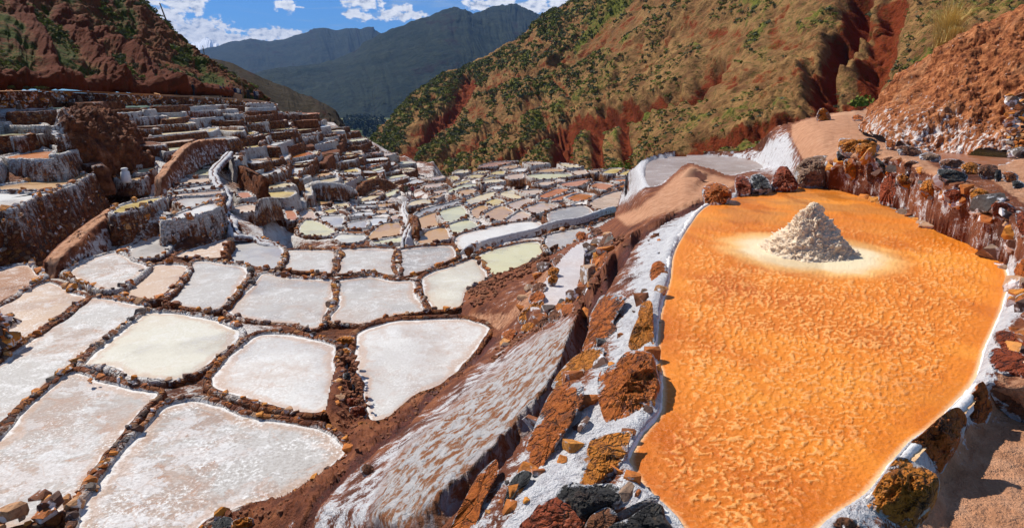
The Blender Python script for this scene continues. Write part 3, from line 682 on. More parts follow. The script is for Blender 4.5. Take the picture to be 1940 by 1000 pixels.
# (polygon in photo pixels, z, tint, crust 0..1, rim width m, skirt m, stones, label)
PANS = [
 ([(308,774),(348,760),(374,758),(418,769),(460,790),(540,800),(600,812),(634,834),(650,856),(640,874),(592,912),(540,940),(460,964),(400,984),(330,1030),(140,1060),(150,1000),(163,956),(194,912),(240,850),(282,806)], -6.0, WG, .95, .16, .5, 'f', 'large flaky white and brown cracked salt pan, nearest at the bottom of the terraces'),
 ([(147,706),(198,725),(250,738),(298,745),(280,768),(246,806),(189,872),(155,915),(128,960),(80,990),(0,1010),(-80,1020),(-100,900),(-20,850),(26,806),(57,771),(97,736),(123,714)], -6.1, WG, .75, .18, .5, 'f', 'grey and rust stained salt pan left of the large cracked pan'),
 ([(163,688),(229,630),(264,604),(282,593),(352,597),(405,608),(440,622),(453,635),(449,648),(418,670),(374,705),(339,721),(304,721),(246,712),(194,692)], -6.4, BWH, .35, .16, .5, 'f', 'even creamy white four sided salt pan, brightest and smoothest of the near terrace'),
 ([(176,565),(225,572),(270,583),(222,625),(167,661),(142,684),(110,710),(66,745),(22,789),(-60,840),(-120,800),(-60,730),(0,692),(57,648),(101,617),(141,586)], -6.6, WG, .7, .18, .5, 'f', 'long slanting speckled white salt pan running to the left frame edge'),
 ([(492,634),(540,634),(600,644),(632,656),(630,688),(636,712),(628,740),(636,760),(624,776),(592,784),(540,776),(480,760),(432,748),(404,736),(402,716),(424,688),(460,656)], -6.3, WHT, .55, .2, .5, 'f', 'rounded white salt pan with faint brown stain, left of the stony earth divider'),
 ([(680,632),(720,616),(760,608),(800,606),(860,604),(892,608),(925,625),(896,672),(840,724),(780,756),(740,788),(708,800),(696,776),(690,740),(676,700),(674,668)], -6.6, WHT, .6, .2, .5, 'e', 'white salt pan with two brown stains, right of the stony earth divider'),
 ([(499,519),(550,528),(628,532),(631,555),(622,588),(607,615),(592,624),(565,616),(505,612),(460,603),(427,591),(445,570),(475,546)], -7.1, WG, .5, .2, .5, 's', 'warm white salt pan in the second row, brown stained along its lower edge'),
 ([(640,534),(670,528),(700,525),(745,532),(781,534),(787,555),(799,582),(803,592),(760,597),(715,606),(679,616),(625,609),(637,588),(643,564)], -7.1, WG, .6, .2, .5, 's', 'speckled white salt pan in the second row, between two short stone dividers'),
 ([(802,524),(850,507),(897,491),(912,508),(926,526),(905,540),(882,555),(872,580),(850,588),(822,588),(812,572),(803,550)], -7.2, BWH, .5, .2, .5, 's', 'cream speckled salt pan touching the brown earth mound'),
 ([(439,453),(490,453),(535,470),(535,489),(523,510),(475,504),(424,492)], -7.5, WG, .15, .2, .5, 's', 'smooth silver grey salt pan, leftmost of the curved row of four'),
 ([(547,475),(637,477),(638,495),(629,519),(595,516),(538,511),(542,492)], -7.6, WG, .55, .2, .5, 's', 'speckled grey salt pan, second from the left in the curved row of four'),
 ([(646,474),(700,471),(748,474),(752,501),(754,523),(700,516),(655,519),(638,519),(640,495)], -7.6, WG, .55, .2, .5, 's', 'speckled grey salt pan, third from the left in the curved row of four'),
 ([(757,475),(850,466),(863,486),(835,501),(799,516),(757,523)], -7.6, GY, .6, .2, .5, 's', 'darker grey salt pan, rightmost of the curved row of four'),
 ([(907,484),(970,465),(1018,459),(1030,477),(1000,498),(964,513),(931,528)], -7.5, GRN, .2, .2, .5, 's', 'pale greenish salt pan with dotted surface behind the brown earth mound'),
 ([(862,450),(910,435),(970,423),(1018,420),(1030,432),(1024,438),(955,453),(904,465),(871,474)], -7.7, WHT, .5, .16, .5, 's', 'long bright white crusted salt pan above the greenish dotted pan'),
 ([(1033,450),(1060,441),(1099,432),(1117,438),(1078,465),(1039,477)], -7.4, WG, .2, .16, .5, 's', 'small grey salt pan right of the greenish dotted pan'),
 ([(1034,408),(1060,396),(1105,390),(1126,405),(1105,420),(1051,430)], -8.0, GY, .35, .2, .6, 's', 'dull grey salt pan ringed by thick white salt rims'),
 ([(1112,433),(1165,411),(1170,425),(1128,440)], -7.9, WG, .3, .14, .6, 's', 'narrow grey salt pan sliver beside the rocky bank'),
 ([(1117,384),(1150,369),(1177,363),(1171,390),(1135,399)], -8.2, WRM, .15, .16, .6, 's', 'smooth tan grey salt pan under the white salt slope'),
 # left middle
 ([(129,518),(150,502),(186,487),(216,479),(237,487),(249,496),(279,505),(255,529),(222,550),(186,547),(156,535)], -6.8, WG, .75, .2, .5, 's', 'white flecked salt pan at the foot of the earth ramp'),
 ([(297,503),(354,505),(345,529),(324,553),(300,569),(258,565),(228,554),(258,535)], -6.9, WRM, .4, .2, .5, 's', 'warm grey salt pan between two slanting rows of dark stones'),
 ([(372,496),(420,500),(468,509),(462,529),(435,565),(420,582),(395,590),(312,571),(330,553),(357,520)], -7.0, WG, .45, .2, .5, 's', 'pale salt pan beside the slanting row of orange stones'),
 ([(243,475),(294,452),(317,457),(315,472),(300,487),(264,493),(249,487)], -6.95, WG, .2, .2, .5, 's', 'small grey salt pan below the yellow pan wall'),
 ([(333,487),(375,469),(432,454),(423,472),(414,490),(375,490)], -7.1, WRM, .6, .2, .5, 's', 'brown streaked salt pan in the shade under the long stone wall'),
 ([(0,511),(51,502),(63,514),(78,526),(45,547),(0,577),(-60,600),(-90,560)], -6.6, BRN, .5, .2, .5, 's', 'brown salt pan below the tall streaked wall at the left edge'),
 ([(90,536),(125,550),(160,566),(120,600),(88,622),(50,643),(0,672),(-80,710),(-120,660),(0,582),(45,556)], -6.6, WRM, .75, .2, .5, 's', 'rust speckled warm salt pan beside the small salt crusted stone tower'),
 ([(0,352),(90,340),(177,329),(120,353),(90,361),(0,362),(-90,366),(-90,358)], -4.6, TAN, .15, .16, 2.7, 'w', 'long tan salt pan on top of the tall streaked wall'),
 ([(0,367),(87,367),(150,349),(45,385),(24,398),(0,398),(-90,410),(-90,370)], -4.66, WHT, .25, .16, 2.7, 'w', 'bright white salt pan on top of the tall streaked wall at the left edge'),
 ([(213,403),(228,391),(270,380),(305,375),(290,385),(255,399),(222,407)], -5.6, YEL, .0, .16, 1.7, 'w', 'yellow salt pan raised on a grey stone wall'),
 ([(309,419),(354,400),(402,385),(414,392),(375,409),(330,418)], -5.85, WHT, .3, .16, 1.6, 'w', 'narrow white salt pan raised on the long brown stone wall'),
 ([(333,383),(354,375),(410,373),(420,381),(400,386),(350,396)], -5.95, WG, .4, .12, .8, 's', 'lowest pinkish grey pan of the ladder of narrow pans'),
 ([(325,374),(330,369),(416,362),(421,368),(400,371)], -5.9, WRM, .3, .12, .8, 's', 'second lowest pan of the ladder of narrow pans'),
 ([(325,365),(339,359),(408,350),(416,357)], -5.85, WG, .25, .12, .8, 's', 'third lowest pan of the ladder of narrow pans'),
 ([(333,351),(345,342),(402,338),(407,346)], -5.8, WRM, .2, .12, .8, 's', 'middle pan of the ladder of narrow pans'),
 ([(357,333),(363,323),(399,320),(402,333)], -5.7, GRN, .1, .14, .9, 's', 'greenish pan in the upper half of the ladder of narrow pans'),
 ([(360,318),(366,314),(399,311),(401,317)], -5.6, CRM, .1, .1, .9, 's', 'cream pan third from the top of the ladder of narrow pans'),
 ([(366,309),(378,305),(399,302),(402,307)], -5.4, TAN, .1, .1, .9, 's', 'tan pan second from the top of the ladder of narrow pans'),
 ([(382,299),(399,293),(434,288),(420,296),(404,300)], -5.2, GRN, .1, .1, .9, 's', 'topmost pan of the ladder of narrow pans'),
 ([(219,338),(245,334),(276,332),(276,337),(264,343),(228,343)], -5.3, TAN, .1, .14, .9, 's', 'tan salt pan behind the white salt bag'),
 ([(258,329),(270,317),(297,314),(282,328)], -5.1, GRN, .1, .14, .9, 's', 'small pale pan beside the path above the white salt bag'),
 # centre
 ([(571,427),(580,418),(604,421),(634,439),(622,448),(580,447),(566,439)], -8.6, GRN, .1, .24, .9, 's', 'teardrop shaped cream salt pan in the hollow'),
 ([(634,453),(646,445),(691,447),(682,459),(655,462)], -8.4, BWH, .1, .16, .6, 's', 'bright cream salt pan just above the curved row of four'),
 ([(652,438),(694,438),(688,444),(664,443)], -8.7, BRN, .2, .14, .6, 's', 'narrow brown salt pan above the bright cream pan'),
 ([(694,457),(703,441),(724,425),(757,423),(760,443),(730,451)], -8.5, TAN, .1, .16, .8, 's', 'large tan half round salt pan left of the salt crusted spine'),
 ([(708,459),(760,450),(763,460),(718,463)], -8.3, GRN, .1, .2, .5, 's', 'thin greenish salt pan under the tan half round pan'),
 ([(658,424),(695,418),(691,432),(661,432)], -9.2, WG, .2, .22, .8, 's', 'grey and white salt pan above the narrow brown pan'),
 ([(700,415),(733,414),(733,421),(697,432)], -9.3, WHT, .1, .22, .8, 's', 'bright white salt pan framed by brown rims in the hollow'),
 ([(610,411),(649,411),(646,431),(617,423)], -9.2, WG, .15, .22, .8, 's', 'white and grey salt pan right of the teardrop pan'),
 ([(679,403),(706,402),(703,408),(664,410)], -9.8, WHT, .1, .22, .8, 's', 'slim white salt pan in the hollow behind the framed white pan'),
 ([(570,403),(592,400),(598,414),(578,417)], -9.1, WRM, .1, .22, .8, 's', 'tan grey pan behind the teardrop shaped pan'),
 ([(556,388),(592,383),(595,395),(572,398)], -9.5, CRM, .1, .22, .8, 's', 'cream pan two behind the teardrop shaped pan'),
 ([(541,393),(553,398),(562,406),(559,418),(547,417),(541,405)], -8.6, PNK, .1, .22, .8, 's', 'pinkish red salt pan in the hollow'),
 ([(448,367),(469,365),(478,374),(460,377)], -6.9, PNK, .1, .22, .8, 's', 'small pinkish orange pan right of the wavy white channel'),
 ([(440,395),(470,388),(490,392),(480,402),(450,404)], -7.2, WRM, .6, .22, .8, 's', 'dull pinkish pan beside the pointed brown wall'),
 ([(676,391),(712,389),(710,393),(676,394)], -10.3, WHT, .1, .12, .8, 's', 'thin white pan below the middle of the hollow'),
 ([(688,383),(715,381),(713,386),(690,387)], -10.8, WHT, .1, .12, .8, 's', 'thin white pan in the middle of the hollow'),
 ([(718,387),(751,385),(737,392),(715,393)], -10.6, TAN, .1, .12, .8, 's', 'thin tan pan in the middle of the hollow'),
 ([(713,399),(733,398),(730,405),(711,405)], -9.9, TAN, .1, .12, .8, 's', 'small tan pan in the hollow left of the spine'),
 ([(740,409),(752,407),(756,416),(742,418)], -9.3, WRM, .1, .12, .8, 's', 'small warm grey pan against the salt crusted spine'),
 ([(634,385),(658,386),(661,394),(637,391)], -10.0, CRM, .1, .12, .8, 's', 'small cream pan left of the thin white pans'),
 ([(613,400),(634,396),(640,402),(620,405)], -9.6, YEL, .1, .12, .8, 's', 'small yellow pan behind the white and grey pan'),
 # right middle terraces: z None = read from the terrace surface
 ([(785,418),(826,403),(847,423),(796,435)], None, TAN, .0, .2, .5, 't', 'tan pan above left of the pale tan pan beside the spine'),
 ([(832,402),(871,391),(886,408),(850,423)], None, GRN, .0, .2, .5, 't', 'greenish cream pan, upper of the two right of the tan pair'),
 ([(844,430),(885,417),(905,429),(856,447)], None, GRN, .0, .2, .5, 't', 'greenish cream pan, lower of the two right of the tan pair'),
 ([(793,444),(841,431),(853,451),(820,462),(793,462)], None, TAN, .0, .2, .5, 't', 'pale tan pan directly right of the salt crusted spine'),
 ([(784,411),(799,399),(850,385),(877,378),(874,384),(835,397),(796,411)], None, GY, .1, .2, .5, 't', 'long grey strip of a pan above the tan pair'),
 ([(776,384),(799,378),(826,382),(808,388),(778,391)], None, CRM, .0, .2, .5, 't', 'cream pan just below the two standing people'),
 ([(814,375),(832,370),(838,373),(820,378)], None, TAN, .0, .2, .5, 't', None),
 ([(919,405),(949,391),(973,402),(952,420),(928,417)], None, TAN, .0, .2, .5, 't', 'tan pan with white flecks in the middle of the right terraces'),
 ([(957,420),(985,401),(1008,409),(997,417),(963,423)], None, WRM, .0, .2, .5, 't', 'warm triangular pan below the middle of the right terraces'),
 ([(991,397),(1024,385),(1058,390),(1015,406)], None, WRM, .0, .2, .5, 't', 'warm grey pan left of the dull grey ringed pan'),
 ([(956,390),(994,377),(1011,382),(977,398)], None, WRM, .2, .2, .5, 't', 'dusky pink pan in the middle of the right terraces'),
 ([(892,399),(913,389),(929,395),(910,404),(907,416),(898,413)], None, TAN, .0, .2, .5, 't', None),
 ([(918,385),(937,377),(956,382),(937,392)], None, YEL, .0, .2, .5, 't', None),
 ([(878,382),(910,370),(940,363),(928,377),(888,389)], None, CRM, .0, .2, .5, 't', 'pale cream pan right of the long grey strip'),
 ([(944,369),(967,361),(998,372),(976,379)], None, CRM, .1, .2, .5, 't', None),
 ([(980,362),(1028,361),(1016,370),(1000,369)], None, WRM, .0, .2, .5, 't', None),
 ([(1020,373),(1054,358),(1079,361),(1036,377)], None, ORG, .0, .2, .5, 't', 'leftmost of the deep orange pans of the right terraces'),
 ([(1042,379),(1087,364),(1095,367),(1060,381)], None, ORG, .0, .2, .5, 't', 'middle deep orange pan of the right terraces'),
 ([(1072,376),(1099,367),(1127,372),(1096,384)], None, ORG, .0, .2, .5, 't', 'orange pan with pale reflection in the right terraces'),
 ([(1061,349),(1118,340),(1100,353),(1072,355)], None, PNK, .1, .2, .5, 't', 'long pinkish pan above the deep orange pans'),
 ([(1118,354),(1130,347),(1163,351),(1146,362)], None, PNK, .0, .2, .5, 't', 'pinkish pan nearest the white salt slope'),
 ([(1159,342),(1187,340),(1179,347)], None, ORG, .0, .2, .5, 't', None),
 ([(1163,357),(1184,349),(1184,356),(1171,360)], None, ORG, .0, .2, .5, 't', None),
 ([(1000,332),(1030,330),(1078,330),(1081,336),(1030,341),(1006,338)], None, GRN, .0, .2, .5, 't', 'long greenish pan near the top of the right terraces'),
 ([(1009,327),(1039,320),(1066,321),(1066,326)], None, TAN, .0, .2, .5, 't', 'tan crescent pan near the top of the right terraces'),
 ([(960,334),(970,331),(990,330),(990,339),(968,340)], None, WRM, .0, .2, .5, 't', None),
 ([(965,324),(982,320),(1001,320),(988,327)], None, WHT, .2, .2, .5, 't', None),
 ([(949,318),(970,313),(984,315),(970,321)], None, TAN, .0, .2, .5, 't', None),
 ([(926,331),(940,325),(956,325),(952,332)], None, YEL, .0, .2, .5, 't', None),
 ([(881,337),(895,332),(919,333),(907,339)], None, YEL, .0, .2, .5, 't', None),
 ([(896,329),(910,325),(927,325),(919,329)], None, CRM, .0, .2, .5, 't', None),
 ([(859,328),(871,323),(890,324),(879,329)], None, CRM, .0, .2, .5, 't', None),
 ([(849,337),(859,334),(870,337),(862,343)], None, YEL, .0, .2, .5, 't', None),
 ([(815,338),(835,334),(843,337),(824,342)], None, WRM, .0, .2, .5, 't', None),
 ([(862,349),(885,342),(890,345),(869,352)], None, YEL, .0, .2, .5, 't', None),
 ([(850,361),(880,350),(909,350),(903,354),(871,359),(853,366)], None, GRN, .0, .2, .5, 't', 'long yellowish pan at the left side of the right terraces'),
 ([(866,364),(886,359),(901,361),(895,369),(878,371)], None, TAN, .0, .2, .5, 't', None),
 ([(925,357),(940,352),(966,357),(942,360)], None, WHT, .3, .2, .5, 't', None),
 ([(1117,324),(1141,322),(1130,328)], None, WRM, .0, .2, .5, 't', None),
 ([(1140,328),(1159,320),(1179,321),(1164,330)], None, YEL, .0, .2, .5, 't', 'yellowish pan at the right end of the far rim'),
 ([(1172,331),(1191,323),(1189,333)], None, YEL, .0, .2, .5, 't', None),
 ([(1058,310),(1090,313),(1104,318),(1072,318)], None, CRM, .0, .2, .5, 't', 'cream pan at the far rim of the right terraces'),
 ([(992,309),(1015,308),(1040,311),(1009,314)], None, WRM, .0, .2, .5, 't', None),
 ([(907,318),(928,309),(980,306),(940,316)], None, BRN, .3, .2, .5, 't', 'brown walled pan on the crest of the right terraces'),
 ([(1085,325),(1108,323),(1112,330),(1092,333)], None, WRM, .2, .2, .5, 't', None),
 ([(800,352),(835,347),(845,351),(812,358)], None, WRM, .1, .2, .5, 't', None),
 ([(815,365),(842,360),(846,364),(830,368)], None, WRM, .1, .2, .5, 't', None),
 ([(905,345),(940,340),(955,345),(920,349)], None, CRM, .1, .2, .5, 't', None),
 ([(912,341),(930,336),(945,336),(925,341)], None, YEL, .0, .2, .5, 't', None),
 ([(1010,350),(1030,345),(1052,345),(1040,352)], None, WRM, .3, .2, .5, 't', None),
]
# terrace surface of the right-hand terraces: scattered (px, py, z)
TS = np.array([(793,462,-7.9),(850,450,-7.95),(905,429,-8.1),(800,405,-9.4),(860,405,-9.0),(886,395,-9.2),(930,408,-8.5),(1000,410,-8.3),(1060,392,-8.35),(1100,400,-8.1),(1180,365,-8.3),(800,385,-10.4),(790,370,-12.0),(830,370,-11.2),
               (870,365,-10.9),(860,350,-11.6),(815,340,-13.4),(850,335,-12.6),(900,350,-10.9),(940,372,-9.6),(960,355,-10.0),(1000,365,-9.4),(1040,368,-9.1),(1100,366,-8.8),(1150,355,-8.8),(900,330,-11.6),(950,330,-10.9),(980,318,-10.6),(1010,335,-10.0),
               (1060,325,-9.8),(1100,318,-9.9),(1180,325,-9.4),(1000,305,-10.5),(1030,303,-10.4),(920,312,-11.2),(870,322,-12.4),(1060,345,-9.4)], float)
def ts_z(px, py):
    d = (TS[:, 0] - px) ** 2 + ((TS[:, 1] - py) * 2.2) ** 2 + 30
    w = 1 / d ** 1.6
    return float((w * TS[:, 2]).sum() / w.sum())
# stones: ten unit rocks shared by all
import bmesh
def rock_unit(i):
    rr = random.Random(100 + i)
    bm = bmesh.new()
    for _ in range(15):
        v = Vector((rr.gauss(0, 1), rr.gauss(0, 1), rr.gauss(0, 1))).normalized()
        v = Vector((max(-.8, min(.8, v.x * 1.15)) * .62, max(-.8, min(.8, v.y * 1.1)) * .62, max(-.75, min(.75, v.z * 1.2)) * .6))
        bm.verts.new(v)
    r = bmesh.ops.convex_hull(bm, input=bm.verts)
    bmesh.ops.delete(bm, geom=[g for g in r['geom_interior'] if isinstance(g, bmesh.types.BMVert)], context='VERTS')
    bmesh.ops.triangulate(bm, faces=bm.faces)
    me = bpy.data.meshes.new('stone')
    bm.to_mesh(me); bm.free()
    me.materials.append(m_stone)
    return me
ROCKS = [rock_unit(i) for i in range(10)]
RV = [(np.array([v.co[:] for v in me.vertices]), np.array([p.vertices[:] for p in me.polygons])) for me in ROCKS]
occupied = set()
def free_spot(p, s):
    key = (round(p[0] / s), round(p[1] / s), round(p[2] / (s * 2)))
    for dx in (-1, 0, 1):
        for dy in (-1, 0, 1):
            if (key[0] + dx, key[1] + dy, key[2], round(s, 2)) in occupied and (dx == 0 or dy == 0): return False
    occupied.add((key[0], key[1], key[2], round(s, 2)))
    return True

def stones_along(parent, pts, size, individual, seed, skip=0.12, base=(0, 0, 0), sink=0.10):
    """pts: (n,3) resting points; individual stones as parts or one joined part"""
    rr = random.Random(seed)
    VV, FF, n = [], [], 0
    for p in pts:
        if rr.random() < skip: continue
        s = size * rr.choice((.45, .6, .75, .9, 1, 1.15, 1.5))
        sc = Vector((s * rr.uniform(.8, 1.25), s * rr.uniform(.8, 1.25), s * rr.uniform(.7, 1.15)))
        rot = Matrix.Rotation(rr.uniform(0, 6.3), 3, 'Z') @ Matrix.Rotation(rr.uniform(-.4, .4), 3, 'X')
        j = rr.randrange(10)
        loc = Vector((p[0] - base[0], p[1] - base[1], p[2] - base[2] + s * sink))
        if individual:
            o = bpy.data.objects.new('stone', ROCKS[j]); col.objects.link(o); o.parent = parent
            o.location = loc; o.rotation_euler = rot.to_euler(); o.scale = sc
        else:
            v = RV[j][0] * np.array(sc)
            v = v @ np.array(rot).T + np.array(loc)
            VV.append(v); FF.append(RV[j][1] + n); n += len(v)
    if VV:
        o = link('rim_stones', mesh_np('rim_stones', np.concatenate(VV), np.concatenate(FF), m_stone_far, False), parent, kind='stuff')

def m_stone_far_make():
    m, k, b = material('small_rim_stones')
    p = k.pos()
    w = k.n.new('ShaderNodeTexWhiteNoise'); q = k.vmath('SNAP', p, (0.35, 0.35, 0.35)); k.l.new(q, w.inputs[0])
    c = k.ramp(w.outputs[0], [(0.0, (0.06, 0.045, 0.04)), (0.3, (0.14, 0.05, 0.03)), (0.6, (0.32, 0.11, 0.03)), (0.85, (0.22, 0.1, 0.06)), (1.0, (0.6, 0.56, 0.55))])
    finish(k, b, c, 0.85, 0.2)
    return m
m_stone_far = m_stone_far_make()

ALL = []      # every pan footprint: (polygon xy, z, block)
def ccw(P):
    a = 0.5 * np.sum(P[:, 0] * np.roll(P[:, 1], -1) - np.roll(P[:, 0], -1) * P[:, 1])
    return P if a > 0 else P[::-1]

def pan(poly, z, tint, crust, w, skirt, stones, label, cat='salt pan', group=None, block=False, ds=None, stone=None, rimh=0.09, name='salt_pan', seed=None, salty=None):
    poly = ccw(np.asarray(poly, float))
    c = poly.mean(0); dist = max(4.0, math.hypot(c[0], c[1]))
    ds = ds or max(0.05, dist / 260)
    seed = seed if seed is not None else len(ALL) + 1
    Cc = catmull_closed(poly, ds=ds)
    n = len(Cc)
    nrm = np.roll(Cc, -1, 0) - np.roll(Cc, 1, 0)
    nrm = np.stack([nrm[:, 1], -nrm[:, 0]], -1); nrm /= np.linalg.norm(nrm, axis=1, keepdims=True) + 1e-9
    Cc3 = np.c_[Cc, np.full(n, z)]
    wob = fbm(Cc3 * 1.7, 3, 0.5, seed)
    Cc = Cc + nrm * (wob * min(0.09, w * 0.6))[:, None]
    ALL.append((Cc[::max(1, n // 40)], z, block))
    wl = w * (1 + 0.35 * fbm(Cc3 * 0.9 + 9, 2, 0.5, seed))
    prof = [(-0.10, -0.10), (0.0, 0.01), (0.18, 0.75), (0.5, 1.0), (0.82, 0.9), (1.0, 0.45)]
    rows, salt = [], []
    hz = rimh * (1 + 0.5 * fbm(Cc3 * 2.3 + 5, 2, 0.5, seed + 3))
    sb = rng.uniform(-0.15, 0.25) if salty is None else salty
    if block: prof = prof[3:]
    for a, b in prof:
        q = Cc + nrm * (wl * a)[:, None]
        rows.append(np.c_[q, z + (hz * b if b > 0 else np.full(n, b * 0.6))]); salt.append(np.full(n, 0.75 + sb if b > 0.3 else 0.95))
    ns = max(3, int(math.ceil(skirt / max(0.12, ds * 1.3))))
    for j in range(1, ns + 1):
        t = j / ns
        q = Cc + nrm * (wl * 1.0 + 0.30 * skirt * t ** 0.9 * 0.6)[:, None]
        rows.append(np.c_[q, z + hz * 0.4 - skirt * t]); salt.append(np.full(n, 0.55 - 0.35 * t + sb))
    nr = len(rows)
    P = np.concatenate(rows); S = np.concatenate(salt)
    big = fbm(P * 1.3, 3, 0.5, seed + 7); sm = fbm(P * np.array([4.5, 4.5, 3.0]), 3, 0.6, seed + 8)
    amp = np.concatenate([np.full(n, 0.0 if i < 2 and not block else min(0.035, w * 0.2)) if i < len(prof) else np.full(n, min(0.13, 0.04 + skirt * 0.05) * (2.2 if block else 1)) for i in range(nr)])
    NN = np.tile(np.c_[nrm, np.full(n, 0.5)], (nr, 1))
    P = P + NN * (amp * (0.55 * big + 0.8 * sm))[:, None]
    P[:, 2] += 0.12 * amp * sm
    cc = (float(c[0]), float(c[1]), float(z))
    root = bpy.data.objects.new(name, None); col.objects.link(root); root.location = cc
    root.empty_display_size = 0.3
    root['label'] = label; root['category'] = cat
    if group: root['group'] = group
    P = P - np.array(cc)
    F = grid_faces(nr, n, True)[:, ::-1]
    FF = [F]
    if block:
        top = np.array([[0, 0, rimh]]) ; ti = len(P); P = np.concatenate([P, top]); S = np.append(S, 0.2)
        i = np.arange(n); FF.append(np.stack([np.full(n, ti), i, (i + 1) % n], -1))
    link('pan_wall' if not block else 'wall_body', mesh_np('pan_wall', P, FF, m_wall if not block else m_earth, True, {'salt': S}), root)
    if not block:
        Q0 = Cc + nrm * 0.02; cm_ = Q0.mean(0); RQ, EQ = [], []
        half = np.linalg.norm(Q0 - cm_, axis=1)[:, None]
        for off, e in ((0, 1.0), (.07, .8), (.18, .5), (.4, .22), (.8, 0.0)):
            RQ.append(cm_ + (Q0 - cm_) * np.clip(1 - off / half, 0.2, 1)); EQ.append(np.full(n, e))
        RQ.append(cm_[None]); EQ.append(np.zeros(1))
        Q = np.concatenate(RQ); Q = np.c_[Q, np.full(len(Q), z)] - np.array(cc); ii = np.arange(n)
        FB = [grid_faces(5, n, True), np.stack([4 * n + ii, 4 * n + (ii + 1) % n, np.full(n, 5 * n)], -1)]
        link('brine', mesh_np('brine', Q, FB, m_brine, False, {'edge': np.concatenate(EQ)}), root, color=(*tint, crust))
    # stones on the rim
    st = stone or 0
    if st > 0:
        per = np.linalg.norm(np.roll(Cc, -1, 0) - Cc, axis=1); cum = np.cumsum(per)
        k0 = np.arange(0, cum[-1], st * 0.98)
        idx = np.searchsorted(cum, k0).clip(0, n - 1)
        pts = [(*(Cc[i] + nrm[i] * wl[i] * 0.55), z + hz[i] * 0.9) for i in idx]
        pts = [p for p in pts if free_spot(p, st * 0.95)]
        stones_along(root, pts, st, stones in 'fsw' and st * FPX / dist > 7, seed, 0.34, cc, 0.0)
        if stones == 'w':      # stones showing in the face of the retaining wall
            rr = random.Random(seed)
            pts = []
            for i in range(0, n):
                if nrm[i][1] * c[1] + nrm[i][0] * c[0] > 0.1 * dist: continue
                for _ in range(1):
                    if rr.random() < min(1, ds * skirt / (0.3 ** 2) * 0.5):
                        t = rr.uniform(0.08, 0.9)
                        q = Cc[i] + nrm[i] * (wl[i] + 0.18 * skirt * t ** 0.9 - 0.04)
                        pts.append((q[0], q[1], z - skirt * t))
            stones_along(root, pts[:240], 0.19, True, seed + 1, 0, cc)
    return root

def px_poly(p, z):
    a = np.array(p, float)
    return PZ(a[:, 0], a[:, 1], z)[:, :2]

def where(px, py):
    return ('left' if px < 500 else 'middle' if px < 790 else 'right')
for i, (poly, z, tint, crust, w, skirt, st, label) in enumerate(PANS):
    a = np.array(poly, float); mx, my = a[:, 0].mean(), a[:, 1].mean()
    if z is None: z = ts_z(mx, my)
    z -= 0.003 * (i % 7)
    wp = px_poly(poly, z)
    size = math.sqrt(abs(np.sum(wp[:, 0] * np.roll(wp[:, 1], -1) - np.roll(wp[:, 0], -1) * wp[:, 1])) / 2)
    dist = np.hypot(*wp.mean(0))
    stone = {'f': 0.15, 's': 0.20, 'w': 0.24, 't': 0.2, 'e': 0.0}[st]
    if st == 'f': stone = 0.13 if my > 700 else 0.15
    shape = 'broad' if (a[:, 0].ptp() if hasattr(a[:, 0], 'ptp') else np.ptp(a[:, 0])) > 3.4 * np.ptp(a[:, 1]) else 'compact'
    grp = None
    if label is None:
        label = f'small {shape} {TN[id(tint)]} salt pan among the far right terraces'
        grp = 'small salt pans of the right terraces'
    if st == 't': grp = 'small salt pans of the right terraces' if grp else 'salt pans of the right terraces'
    pan(wp, z, tint, min(1, crust), w, skirt * (1.8 if st == 't' and z < -9 else 1), st, label, group=grp or 'salt pans of the near terraces', stone=stone, rimh=0.09 if st != 't' else 0.12,
        salty=(-1.1 if i == 5 else -0.5 if i == 4 else -0.12 if i in (40, 41, 43) else rng.uniform(-.55, 0.0) if i < 26 else None))
labels_seen = {}

# ------------------------------------------------------------------ the mass of far stepped pans climbing the left side of the valley
def uz(px, py, Y): return PY([px], [py], Y)[0]
LB = [uz(-140, 300, 31), uz(-60, 300, 31.5), uz(100, 298, 33), uz(200, 318, 38.6), uz(300, 300, 43), uz(437, 290, 51), uz(470, 365, 43), uz(545, 383, 46), uz(600, 390, 51), uz(655, 382, 58), uz(715, 378, 64), uz(768, 368, 76), uz(815, 352, 92)]
LT = [uz(-140, 206, 38), uz(-60, 206, 40), uz(100, 207, 47), uz(210, 203, 57), uz(300, 199, 65), uz(400, 196, 76), uz(440, 194, 81), uz(500, 192, 88), uz(560, 212, 97), uz(620, 232, 106), uz(680, 258, 112), uz(745, 298, 114), uz(812, 343, 108)]
sub = [1, 2, 2, 2, 2, 1, 2, 2, 2, 2, 2, 2]
cb, ct = [], []
for i, s in enumerate(sub):
    for j in range(s):
        t = j / s
        cb.append(LB[i] * (1 - t) + LB[i + 1] * t); ct.append(LT[i] * (1 - t) + LT[i + 1] * t)
cb.append(LB[-1]); ct.append(LT[-1])
far_list = []
rr = random.Random(77)
def colpt(i, t):
    p = cb[i] * (1 - t) + ct[i] * t
    b = 0.8 * math.sin(i * 2.1 + t * 9) + 0.5 * math.sin(i * 5.3 + t * 23)
    return np.array([p[0] + b, p[1], p[2] - 0.9 * math.sin(t * math.pi) * 0.5])
